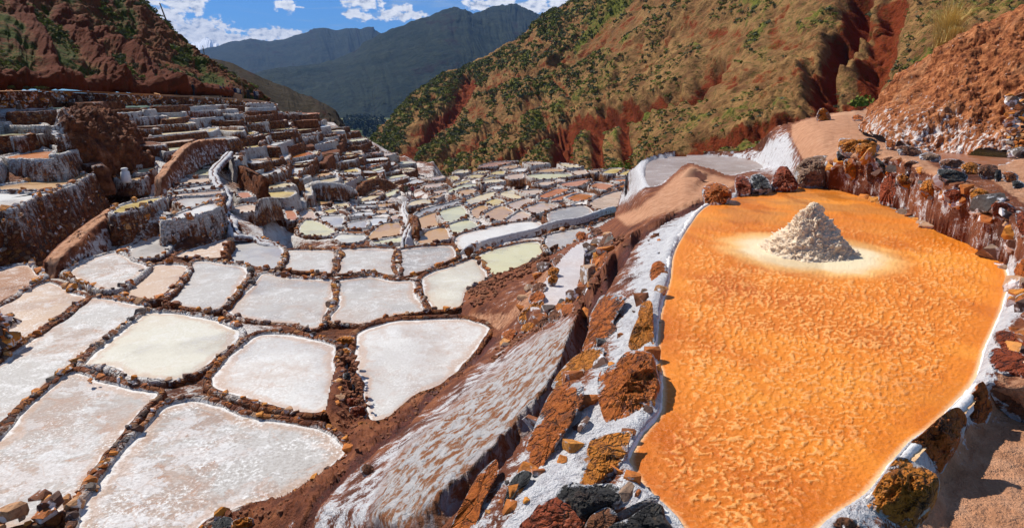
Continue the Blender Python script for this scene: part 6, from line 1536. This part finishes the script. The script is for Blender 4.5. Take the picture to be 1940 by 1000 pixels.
# loose clods along the earth rims (many, uncountable)
VV, FF, nn = [], [], 0
rr = random.Random(3)
def scatter_on(poly, n, smin, smax):
    global nn
    a = np.array(poly, float); k = 0
    while k < n:
        x = rr.uniform(a[:, 0].min(), a[:, 0].max()); y = rr.uniform(a[:, 1].min(), a[:, 1].max())
        if sdf(poly, np.array([x]), np.array([y]))[0] > 0: k += 0.2; continue
        p = F_at(x, y); k += 1
        if p[1] <= 0: continue
        s = rr.uniform(smin, smax) * p[1]
        j = rr.randrange(10)
        v = RV[j][0] * s @ np.array(Matrix.Rotation(rr.uniform(0, 6), 3, 'Z')).T + p
        VV.append(v); FF.append(RV[j][1] + nn); nn += len(v)
scatter_on(LUMP, 260, .003, .010)
scatter_on([(400,985),(540,945),(650,870),(700,812),(790,755),(900,675),(890,700),(790,790),(700,850),(620,925),(520,985),(420,1010)], 420, .003, .009)
scatter_on([(636,640),(668,640),(680,700),(700,770),(706,800),(655,850),(640,820),(640,720)], 160, .003, .009)
scatter_on([(1000,620),(1060,590),(1090,575),(1100,590),(1050,612),(960,665),(930,690),(930,670)], 130, .004, .010)
scatter_on([(1110,500),(1180,440),(1190,450),(1150,500),(1120,580),(1100,600),(1095,570)], 120, .004, .010)
scatter_on([(1290,470),(1262,520),(1240,640),(1230,780),(1180,860),(1100,960),(1000,1000),(1050,920),(1150,840),(1200,640),(1250,500)], 110, .002, .006)
m_clod = m_bank
link('loose_stones', mesh_np('loose_stones', np.concatenate(VV), np.concatenate(FF), simple('brown_clods', (0.2, 0.08, 0.04), 0.9, 0.7, 7), False), kind='stuff', label='loose brown clods and gravel on the earth rims', cat='gravel')

# rubble showing in the wall behind the orange pan and in the stacked rim
def rubble(poly, n, smin, smax, name, label, seed):
    r_ = random.Random(seed); a = np.array(poly, float); P_ = []
    root = None
    for _ in range(n * 4):
        if len(P_) >= n: break
        x = r_.uniform(a[:, 0].min(), a[:, 0].max()); y = r_.uniform(a[:, 1].min(), a[:, 1].max())
        if sdf(poly, np.array([x]), np.array([y]))[0] > 0: continue
        p = F_at(x, y); s = r_.uniform(smin, smax)
        if any((p - q).dot(p - q) < (0.75 * s) ** 2 for q, _ in P_): continue
        P_.append((p, s))
    c = P_[0][0]
    root = link(name, None, label=label, cat='wall', loc=tuple(map(float, c)))
    for p, s in P_: stones_along(root, [tuple(p)], s, True, r_.randrange(9999), 0, tuple(c), 0.0)
rubble([(1432,352),(1524,325),(1590,300),(1640,296),(1700,304),(1760,322),(1860,366),(1905,404),(1930,470),(1906,480),(1876,455),(1756,408),(1652,362),(1580,342),(1500,350)], 190, .12, .36, 'rubble_wall', 'rough brown rubble wall with salt crusted foot behind the orange pan', 4)
rubble([(1912,560),(1945,520),(1960,600),(1950,700),(1900,700),(1915,640)], 16, .12, .22, 'rubble_wall', 'low rubble edging along the right side of the orange pan', 5)
rubble([(945,650),(1000,612),(1060,578),(1098,560),(1100,580),(1050,605),(980,640),(950,668)], 34, .16, .34, 'rubble_row', 'stacked brown stone rim between the flow pan and the lilac white pan', 6)
rubble([(1060,470),(1040,500),(1020,540),(985,590),(960,610),(990,560),(1030,500)], 20, .16, .34, 'rubble_row', 'loose stone row along the left side of the lilac white pan', 7)
rubble([(1120,450),(1160,432),(1165,450),(1140,500),(1120,560),(1100,590),(1095,560),(1112,520)], 26, .2, .4, 'rock_lip', 'dark broken rock lip left of the deep crack', 8)
rubble([(1215,455),(1262,430),(1240,520),(1225,640),(1140,720),(1100,830),(1040,930),(960,1000),(870,1050),(960,900),(1030,760),(1130,660),(1160,560)], 46, .05, .15, 'bedded_stones', 'small brown and orange stones bedded in the white salt band', 9)
rubble([(1265,560),(1250,640),(1252,690),(1240,780),(1215,815),(1190,900),(1230,955),(1180,960),(1160,900),(1190,820),(1225,780),(1228,700),(1236,600),(1255,540)], 22, .06, .14, 'bedded_stones', 'small stones along the left shore of the orange brine', 10)
# tan dirt hump
def hump(px, py, wpx, h, label):
    base = F_at(px, py); s = wpx * base[1] / FPX
    nth, nr = 40, 16
    th = np.linspace(0, 2 * np.pi, nth, endpoint=False); r = np.linspace(0, 1, nr); A, B = np.meshgrid(th, r)
    P = np.stack([(B * s * np.cos(A)).ravel(), (B * s * 0.7 * np.sin(A)).ravel(), (h * np.cos(B * 1.57) ** 1.3 - 0.08).ravel()], -1)
    P += 0.10 * fbm(P * 3, 4, 0.6, 6)[:, None] * np.array([.5, .5, 1])
    link('dirt_hump', mesh_np('dirt_hump', P, grid_faces(nr, nth, True)[:, ::-1], simple('tan_dirt', (0.5, 0.27, 0.16), 0.95, 0.3, 3), True), label=label, cat='mound', loc=tuple(map(float, base)))
hump(1312, 334, 26, 0.42, 'rounded tan dirt hump in front of the grey brown pan')
hump(1610, 218, 50, 0.22, 'low flat tan dirt hump on the skyline of the ledge')

# stone stack with a trickle at the right edge
st = link('stone_stack', None, label='stack of orange and brown stones with a white salt trickle at the right edge', cat='wall', loc=tuple(map(float, PY([1935], [290], 13.2)[0])))
b0 = np.array(st.location)
pts = []
for i in range(11):
    for j in range(4):
        p = PY([1912 + j * 11 + 0.4 * i + rr.uniform(-3, 3)], [292 - i * 10.5 + rr.uniform(-3, 3)], 13.3 + 0.10 * i)[0]
        pts.append(tuple(p))
stones_along(st, pts, 0.17, True, 4, 0, tuple(b0))

# stone tower at the left edge
tw = px_poly([(-30, 690), (-30, 640), (5, 632), (30, 640), (36, 662), (10, 690)], -6.55)
tb = tw.mean(0); sto = link('stone_tower', None, label='small salt crusted stone tower at the left edge of the picture', cat='wall', loc=(float(tb[0]), float(tb[1]), -6.6))
stones_along(sto, [(tb[0] + (rr.uniform(-.36, .36)) * (1.15 - z_ * .5), tb[1] + rr.uniform(-.45, .45), -6.6 + z_) for z_ in np.linspace(0, .85, 60)], .26, True, 77, 0, (tb[0], tb[1], -6.6))
for (x, y, s, lb) in [(30, 975, 60, 'salt and orange crusted rock heap at the bottom left corner'), (158, 930, 26, 'dark brown clod pile on the rim between the two bottom left pans'), (178, 716, 17, 'pair of dark orange stones on the corner of the creamy white pan'), (640, 705, 10, 'dark knobbly stone against the earth divider')]:
    base = PZ([x], [y + s * .4], -6.0)[0]
    r0 = link('rock_pile', None, label=lb, cat='rock pile', loc=tuple(map(float, base)))
    pts = [(base[0] + rr.uniform(-1, 1) * s * .0062, base[1] + rr.uniform(-1, 1) * s * .009, base[2] + rr.uniform(0, 1) * s * .003) for _ in range(16 if s > 20 else 3)]
    stones_along(r0, pts, s * .0036, True, int(x), 0, tuple(base))

# ------------------------------------------------------------------ white salt bag, hut, poles
def lathe(name, prof, mat, nth=16, noise=0.0, **kw):
    th = np.linspace(0, 2 * np.pi, nth, endpoint=False); rows = []
    for r, z in prof: rows.append(np.c_[r * np.cos(th), r * np.sin(th), np.full(nth, z)])
    P = np.concatenate(rows); P += noise * fbm(P * 4, 3, .6, 4)[:, None]
    return link(name, mesh_np(name, P, grid_faces(len(prof), nth, True), mat, True), **kw)
m_bag = simple('white_sackcloth', (0.7, 0.68, 0.66), 0.9, 0.1, 6)
bp = PZ([240], [346], -5.25)[0]
sack = lathe('salt_bag', [(0.0, 0), (.2, 0), (.27, .12), (.26, .4), (.22, .62), (.12, .7), (.19, .78), (.14, .86), (0, .84)], m_bag, noise=.03, label='full white salt bag standing on the wall below the path', cat='sack', loc=tuple(map(float, bp)))
m_wood = simple('weathered_pole_wood', (0.16, 0.11, 0.08))
def pole(px, py, Y, h, lean, r, label):
    b = PY([px], [py], Y)[0]
    o = lathe('utility_pole', [(r * 1.2, -1), (r, h * .5), (r * .7, h), (0, h + .02)], m_wood, 8, label=label, cat='pole', loc=tuple(map(float, b)))
    o.rotation_euler = (0, lean, 0)
    c = o
    return o
pole(322, 58, 105, 4.2, R(-14), .12, 'leaning bare pole against the clouds on the left ridge')
pole(390, 120, 101, 2.6, R(-3), .07, 'short thin post on the left ridge below the leaning pole')
pole(462, 192, 86, 2.6, 0, .06, 'thin upright post at the end of the visitors path')
hp = PY([576], [232], 98)[0]
hut = link('hut', None, label='low hut with salmon coloured roof beyond the far terraces', cat='hut', loc=tuple(map(float, hp)))
def box(name, sx, sy, sz, z, mat, parent, rot=0.0, off=(0, 0)):
    V = np.array([[x * sx / 2 + off[0], y * sy / 2 + off[1], z + w * sz] for w in (0, 1) for y in (-1, 1) for x in (-1, 1)], float)
    F = np.array([[0, 2, 3, 1], [4, 5, 7, 6], [0, 1, 5, 4], [2, 6, 7, 3], [0, 4, 6, 2], [1, 3, 7, 5]])
    return link(name, mesh_np(name, V, F, mat, False), parent)
box('wall', 3.6, 2.4, 1.7, -.8, simple('mud_wall', (0.2, 0.1, 0.06)), hut)
V = np.array([[-2.1, -1.7, 0.9], [2.1, -1.7, .9], [2.1, 1.7, 1.35], [-2.1, 1.7, 1.35], [-2.1, -1.7, 0.82], [2.1, -1.7, .82], [2.1, 1.7, 1.27], [-2.1, 1.7, 1.27]])
link('roof', mesh_np('roof', V, np.array([[0, 1, 2, 3], [7, 6, 5, 4], [0, 4, 5, 1], [1, 5, 6, 2], [2, 6, 7, 3], [3, 7, 4, 0]]), simple('salmon_roof', (0.5, 0.22, 0.15)), False), hut)

# ------------------------------------------------------------------ people
def skin_body(chain, name):
    """chain: list of (parent index, (x,y,z), radius)"""
    me = bpy.data.meshes.new(name)
    me.from_pydata([c[1] for c in chain], [(c[0], i) for i, c in enumerate(chain) if c[0] is not None], [])
    o = bpy.data.objects.new(name, me); col.objects.link(o)
    md = o.modifiers.new('skin', 'SKIN')
    for i, c in enumerate(chain):
        r = c[2] if hasattr(c[2], '__len__') else (c[2], c[2])
        me.skin_vertices[0].data[i].radius = r
    me.skin_vertices[0].data[0].use_root = True
    sb = o.modifiers.new('sub', 'SUBSURF'); sb.levels = 1; sb.render_levels = 1
    dg = bpy.context.evaluated_depsgraph_get()
    out = bpy.data.meshes.new_from_object(o.evaluated_get(dg))
    bpy.data.objects.remove(o)
    for p in out.polygons: p.use_smooth = True
    return out
def m_person_make():
    m, k, b = material('person_clothes')
    tc = k.n.new('ShaderNodeTexCoord').outputs['Object']
    x = k.n.new('ShaderNodeSeparateXYZ'); k.l.new(tc, x.inputs[0])
    c = k.mix(k.math('GREATER_THAN', x.outputs[2], 0.92), (0.03, 0.032, 0.04), k.info()['Color'])
    c = k.mix(k.math('GREATER_THAN', x.outputs[2], 1.47), c, (0.35, 0.18, 0.12))
    c = k.mix(k.math('LESS_THAN', x.outputs[2], 0.08), c, (0.05, 0.03, 0.02))
    finish(k, b, c, 0.85, 0.2)
    return m
m_person = m_person_make()
m_hat = simple('straw_and_hair', (0.07, 0.04, 0.025))
chainA = [(None, (0, 0, .95), (.15, .11)), (0, (0, 0, 1.18), (.14, .10)), (1, (0, 0, 1.40), (.17, .10)), (2, (0, 0, 1.50), .055), (3, (0, -.01, 1.60), .09), (4, (0, 0, 1.70), .085),
          (0, (.10, 0, .86), .095), (6, (.13, -.04, .47), .065), (7, (.14, .02, .09), .045), (8, (.15, -.12, .04), .04),
          (0, (-.10, 0, .86), .095), (10, (-.15, .03, .47), .065), (11, (-.17, .10, .09), .045), (12, (-.18, -.03, .04), .04),
          (2, (.20, 0, 1.38), .06), (14, (.26, .02, 1.12), .045), (15, (.22, -.14, .92), .035), (16, (.21, -.19, .85), .035),
          (2, (-.20, 0, 1.38), .06), (18, (-.27, .0, 1.12), .045), (19, (-.25, -.08, .90), .035), (20, (-.25, -.10, .82), .035)]
body = skin_body(chainA, 'person'); body.materials.clear(); body.materials.append(m_person)
hat_v = []
def hair_mesh():
    th = np.linspace(0, 2 * np.pi, 12, endpoint=False); rows = []
    for r, z in [(.15, 1.66), (.105, 1.685), (.11, 1.74), (.07, 1.80), (.0, 1.81)]: rows.append(np.c_[r * np.cos(th), r * np.sin(th), np.full(12, z)])
    return mesh_np('hat', np.concatenate(rows), grid_faces(5, 12, True), m_hat, True)
hatm = hair_mesh()
bagm = mesh_np('backpack', np.array([[x * .15, .12 + y * .16, 1.0 + w * .4] for w in (0, 1) for y in (0, 1) for x in (-1, 1)], float), np.array([[0, 2, 3, 1], [4, 5, 7, 6], [0, 1, 5, 4], [2, 6, 7, 3], [0, 4, 6, 2], [1, 3, 7, 5]]), simple('dark_red_pack', (0.2, 0.03, 0.03)), False)
def person(px, py, Y, colr, rot, label, group=None, hat=True, pack=False, h=1.0):
    b = PY([px], [py], Y)[0]
    o = link('person', body, label=label, cat='person', group=group, color=colr, loc=tuple(map(float, b)))
    o.rotation_euler = (0, 0, rot); o.scale = (h, h, h)
    if hat: link('hat', hatm, o)
    if pack: link('backpack', bagm, o)
ypp = 88
person(770, 373, 66, (0.08, 0.09, 0.05), 0.3, 'person in olive top and dark trousers standing on the salt spine, left of the pair', pack=True, h=.8)
person(782, 374, 66, (0.25, 0.04, 0.04), -0.4, 'person in dark red vest and dark trousers standing on the salt spine, right of two', hat=False, h=.8)
cols = [((0.02, 0.03, 0.08), 'navy'), ((0.45, 0.06, 0.02), 'orange red'), ((0.02, 0.02, 0.025), 'black'), ((0.3, 0.3, 0.32), 'grey'), ((0.03, 0.05, 0.12), 'dark blue'), ((0.4, 0.38, 0.36), 'pale'), ((0.15, 0.02, 0.03), 'maroon')]
for i, (x, c, where_) in enumerate([(334, 0, 'alone on the visitors path below the red slope'), (341, 3, 'just behind the navy person on the visitors path'), (368, 2, 'by itself midway along the visitors path'), (419, 4, 'in the group near the big boulder on the path'), (426, 2, 'next to the group near the boulder'), (431, 1, 'directly left of the boulder on the path'), (436, 6, 'behind the boulder on the path'), (447, 0, 'directly right of the boulder on the path'), (452, 5, 'second right of the boulder on the path'), (457, 4, 'third right of the boulder on the path'), (472, 2, 'beside the thin upright post'), (484, 0, 'at the far end of the visitors path'), (488, 3, 'last at the far end of the visitors path')]):
    Y = np.interp(x, [320, 400, 450, 500], [70.5, 78.5, 85.5, 92.5]); y = np.interp(x, [320, 400, 450, 500], [183, 186.5, 189.5, 196.5])
    person(x, y, Y, cols[c][0], i * 1.3, f'tiny person in {cols[c][1]} clothes {where_}', 'visitors on the path', hat=i % 2 == 0, h=rng.uniform(.95, 1.08))
bo = bpy.data.objects.new('boulder', ROCKS[3]); col.objects.link(bo); bo.location = PY([441], [187], 84)[0]; bo.scale = (2.2, 1.6, 1.9); bo['label'] = 'large tan boulder on the visitors path among the people'; bo['category'] = 'boulder'
bo.data = ROCKS[3].copy(); bo.data.materials.clear(); bo.data.materials.append(simple('tan_boulder', (0.3, 0.14, 0.07)))

# ------------------------------------------------------------------ shrubs and grass
def m_leaf_make(name, a, b_, c_):
    m, k, b = material(name)
    c = k.ramp(k.info()['Random'], [(0.0, a), (0.5, b_), (1.0, c_)])
    n = k.noise(k.pos(), 9, 3)
    c = k.mix(k.step(n, .35, .65), k.mix(1.0, c, (.5, .5, .5), 'MULTIPLY'), c)
    finish(k, b, k.mix(1.0, c, (1.7, 1.65, 1.15), 'MULTIPLY'), 0.8, 0.15)
    return m
m_leaf = m_leaf_make('scrub_leaves', (0.07, 0.085, 0.02), (0.15, 0.18, 0.03), (0.12, 0.11, 0.05))
m_leaf2 = m_leaf_make('grey_scrub_leaves', (0.12, 0.125, 0.11), (0.08, 0.09, 0.06), (0.2, 0.2, 0.17))
def shrub_mesh(seed, n=120, mat=None, leaf=.24):
    r = np.random.RandomState(seed); V, F = [], []
    for i in range(n):
        d = r.normal(size=3); d[2] = abs(d[2]) * .8; d /= np.linalg.norm(d)
        p = d * r.uniform(.25, .52) * np.array([1, 1, .85]) * (1 + .25 * math.sin(3 * math.atan2(d[1], d[0]) + seed))
        u = r.normal(size=3); u /= np.linalg.norm(u); v = np.cross(u, d); v /= np.linalg.norm(v) + 1e-6
        s = leaf * r.uniform(.5, 1.1)
        k_ = len(V); V += [p - u * s * .5, p + v * s * .45, p + u * s * .5, p - v * s * .35 + d * s * .3]; F.append([k_, k_ + 1, k_ + 2, k_ + 3])
    return mesh_np('shrub', np.array(V), np.array(F), mat, False)
SH = [shrub_mesh(i, 120, m_leaf) for i in range(3)] + [shrub_mesh(9 + i, 110, m_leaf2) for i in range(3)]
LO = [shrub_mesh(40 + i, 16, m_leaf, .52) for i in range(6)]
SHV = [(np.array([v.co[:] for v in s.vertices]), np.array([p.vertices[:] for p in s.polygons])) for s in LO]
def hill_points(o, n, seed, mask):
    me = o.data; nv = len(me.vertices); co = np.empty(nv * 3, np.float32); me.vertices.foreach_get('co', co); co = co.reshape(-1, 3).astype(float)
    sc = np.empty(nv, np.float32); me.attributes['scar'].data.foreach_get('value', sc)
    nv_ = co[:-nv // 4] if False else co
    qx, qy = to_px(nv_)
    r = np.random.RandomState(seed)
    good = mask(qx, qy, sc, nv_)
    w = np.where(good, 1.0, 0); w = w * nv_[:, 1] ** 0.0
    idx = r.choice(len(nv_), n, replace=False, p=w / w.sum())
    return nv_[idx] + r.uniform(-.5, .5, (n, 3)) * np.array([1, 1, 0]) , r
dens_r = lambda qx, qy, sc, P: (qy > -20) & (qy < 345) & (qx > 700) & (qx < 1945) & (sc < .25) & (fbm(P * 0.045, 3, .5, 44) + 0.9 * fbm(P * 0.5, 1, .5, 4) > -0.35) & (P[:, 1] < 420)
pr, r_ = hill_points(hillR, 17000, 5, dens_r)
dens_l = lambda qx, qy, sc, P: (qy > -10) & (qy < 168) & (qx > -10) & (qx < 500) & (sc < .3) & (fbm(P * 0.09 + 4, 3, .5, 47) > -0.02)
pl, r2_ = hill_points(hillL, 3600, 6, dens_l)
allp = [(p, 'r') for p in pr] + [(p, 'l') for p in pl]
allp = [(p, s, min(2.2, p[1] * r_.choice((2.2, 3, 3.8, 5, 6.5, 8.5)) / 1156)) for p, s in allp]
allp.sort(key=lambda t: -t[2] / t[0][1])
fbig = allp[:290]; fsm = allp[290:]
for i, (p, s, sz) in enumerate(fbig):
    grey = (s == 'r' and r_.rand() < .5)
    k_ = (3 if grey else 0) + r_.randint(3)
    lb = ('grey green cactus like shrub clump' if grey else 'dark green low shrub clump') + (' on the scrubby right hillside' if s == 'r' else ' on the red left hillside')
    o = link('shrub', SH[k_], label=lb, cat='shrub', group='shrubs on the right hillside' if s == 'r' else 'shrubs on the left hillside', loc=tuple(map(float, p - np.array([0, 0, .12 * sz]))))
    o.scale = (sz * 1.3, sz * 1.3, sz); o.rotation_euler = (0, 0, float(r_.rand() * 6))
for m_i, sel in ((0, 0), (1, 3)):
    VV, FF, nn = [], [], 0
    for i, (p, s, sz) in enumerate(fsm):
        if (i % 5 < 2) != bool(m_i) : continue
        v, f_ = SHV[sel + r_.randint(3)]
        a = r_.rand() * 6; c, s_ = math.cos(a), math.sin(a)
        v = v[:64] * np.array([1.2, 1.2, 1]) * sz; v = np.stack([v[:, 0] * c - v[:, 1] * s_, v[:, 0] * s_ + v[:, 1] * c, v[:, 2]], -1) + p
        VV.append(v); FF.append(f_[:16] + nn); nn += len(v)
    link('scrub', mesh_np('scrub', np.concatenate(VV), np.concatenate(FF), (m_leaf, m_leaf2)[m_i], False), kind='stuff', label='scattered small scrub covering both hillsides', cat='scrub')

def big_bush(px, py, Y, s, label, k_=1):
    b = PY([px], [py], Y)[0]
    o = link('bush', SH[k_], label=label, cat='bush', loc=tuple(map(float, b))); o.scale = (s, s, s)
big_bush(1178, 322, 112, 3.6, 'round dark green bush at the foot of the red cliff')
big_bush(1632, 200, 64, 2.2, 'green bush in the red gully behind the ledge', 2)
big_bush(1690, 215, 60, 1.2, 'small green bush near the foot of the dirt mound', 0)

def grass_tuft(px, py, Y, h, label):
    b = PY([px], [py], Y)[0]; r = np.random.RandomState(3); V, F = [], []
    for i in range(800):
        a = r.rand() * 6.28; lean = r.uniform(0, .55); L = h * r.uniform(.5, 1); w = .006
        base = np.array([r.normal() * .13, r.normal() * .1, 0]); d = np.array([math.cos(a) * lean, math.sin(a) * lean, 1]); sd_ = np.array([-math.sin(a), math.cos(a), 0]) * w
        mid = base + d * L * .6; tip = base + d * L + np.array([math.cos(a), math.sin(a), -.5]) * L * lean * .5
        k_ = len(V); V += [base - sd_, base + sd_, mid + sd_ * .8, mid - sd_ * .8, tip + sd_ * .3, tip - sd_ * .3]; F += [[k_, k_ + 1, k_ + 2, k_ + 3], [k_ + 3, k_ + 2, k_ + 4, k_ + 5]]
    link('grass_tuft', mesh_np('grass_tuft', np.array(V), np.array(F), simple('dry_straw_grass', (0.62, 0.46, 0.16), 0.8, .3, 20), False), label=label, cat='grass', loc=tuple(map(float, b)))
grass_tuft(1790, 92, 20.2, 1.5, 'tall tuft of dry yellow grass on the crest of the dirt mound')
grass_tuft(1808, 80, 19.6, .5, 'short dry grass tuft beside the tall yellow one')

# ------------------------------------------------------------------ trees of the valley floor: dark eucalyptus belts
def tree_mesh(seed, n=46):
    r = np.random.RandomState(seed); V, F = [], []
    for i in range(n):
        z = r.uniform(.15, 1); rad = .22 * math.sin(min(1, (1 - z) * 1.6 + .15) * 1.57) * r.uniform(.4, 1)
        a = r.rand() * 6.28; p = np.array([math.cos(a) * rad, math.sin(a) * rad, z]); u = r.normal(size=3); u /= np.linalg.norm(u); v = np.cross(u, p); v /= np.linalg.norm(v); s = .13
        k_ = len(V); V += [p - u * s, p + v * s * .7, p + u * s, p - v * s * .7]; F.append([k_, k_ + 1, k_ + 2, k_ + 3])
    k_ = len(V); V += [np.array([-.02, 0, 0]), np.array([.02, 0, 0]), np.array([.01, 0, .7]), np.array([-.01, 0, .7])]; F.append([k_, k_ + 1, k_ + 2, k_ + 3])
    return np.array(V), np.array(F)
TV = [tree_mesh(i) for i in range(5)]
VV, FF, nn = [], [], 0
r3 = np.random.RandomState(8)
belts = [((640, 745), (205.5, 222.5), 300), ((652, 738), (231, 247), 330), ((690, 750), (252, 262), 60)]
for (x0, x1), (y0, y1), cnt_ in belts:
    for _ in range(cnt_):
        x = r3.uniform(x0, x1); y = r3.uniform(y0, y1)
        if fbm(np.array([[x / 14, y / 4, 0]]), 2, .5, 3)[0] < -0.12: continue
        p = PZ([x], [y], -93)[0]
        if p[1] > 2600: p = PZ([x], [y], -93)[0] * 1
        s = r3.uniform(12, 24)
        v, f_ = TV[r3.randint(5)]
        VV.append(v * s * np.array([1.2, 1.2, 1]) + p); FF.append(f_ + nn); nn += len(v)
link('valley_forest', mesh_np('valley_forest', np.concatenate(VV), np.concatenate(FF), simple('dark_valley_trees', (0.018, 0.032, 0.016), .9, .4, .05), False), kind='stuff', label='dark belts of trees on the valley floor', cat='forest')
# houses of the far village
hm = simple('pale_house_walls', (0.4, 0.37, 0.33)); rm_ = simple('brown_roofs', (0.22, 0.12, 0.08))
for i in range(9):
    p = PZ([r3.uniform(690, 735)], [r3.uniform(217, 221)], -93)[0]
    h_ = link('house', None, label='tiny pale house among the trees of the valley floor', cat='house', group='houses on the valley floor', loc=tuple(map(float, p)))
    box('wall', 14, 9, 4, 0, hm, h_); box('roof', 15, 10, 1.2, 4.02, rm_, h_)

# ------------------------------------------------------------------ thin air haze
hz_m = bpy.data.materials.new('thin_haze'); hz_m.use_nodes = True
ht = hz_m.node_tree; ht.nodes.clear()
pv = ht.nodes.new('ShaderNodeVolumePrincipled'); ho = ht.nodes.new('ShaderNodeOutputMaterial'); ht.links.new(pv.outputs[0], ho.inputs['Volume'])
pv.inputs['Color'].default_value = (0.22, 0.45, 0.95, 1); pv.inputs['Density'].default_value = HAZE
X0, X1, Y0, Y1, Z0, Z1 = -16000, 16000, -300, 16000, -94.2, 1500
V = np.array([[x, y, z] for z in (Z0, Z1) for y in (Y0, Y1) for x in (X0, X1)], float)
if HAZE > 0:
    link('haze', mesh_np('haze', V, np.array([[0, 2, 3, 1], [4, 5, 7, 6], [0, 1, 5, 4], [2, 6, 7, 3], [0, 4, 6, 2], [1, 3, 7, 5]]), hz_m, False), kind='stuff', label='thin blue mountain haze', cat='haze')

# ------------------------------------------------------------------ tell look-alikes apart by their place
def spell(n): return ['', 'two', 'three', 'four', 'five', 'six', 'seven', 'eight', 'nine', 'ten', 'eleven', 'twelve'][n - 1] if 2 <= n <= 12 else 'many'
ORDN = ['leftmost', 'second from left', 'third from left', 'fourth from left', 'fifth from left', 'sixth from left', 'seventh from left', 'eighth from left', 'ninth from left', 'tenth from left', 'eleventh from left', 'twelfth from left']
bylab = {}
for o in scene.objects:
    if o.parent is None and o.get('category') in ('salt pan', 'terrace') and o.get('label'):
        bylab.setdefault(o['label'], []).append(o)
for lb, obs in bylab.items():
    if len(obs) < 2: continue
    obs.sort(key=lambda o: float(to_px(np.array([o.location[:]]))[0][0]))
    for i, o in enumerate(obs[:12]):
        o['label'] = lb + ', ' + (ORDN[i] if i < len(obs) - 1 else 'rightmost')
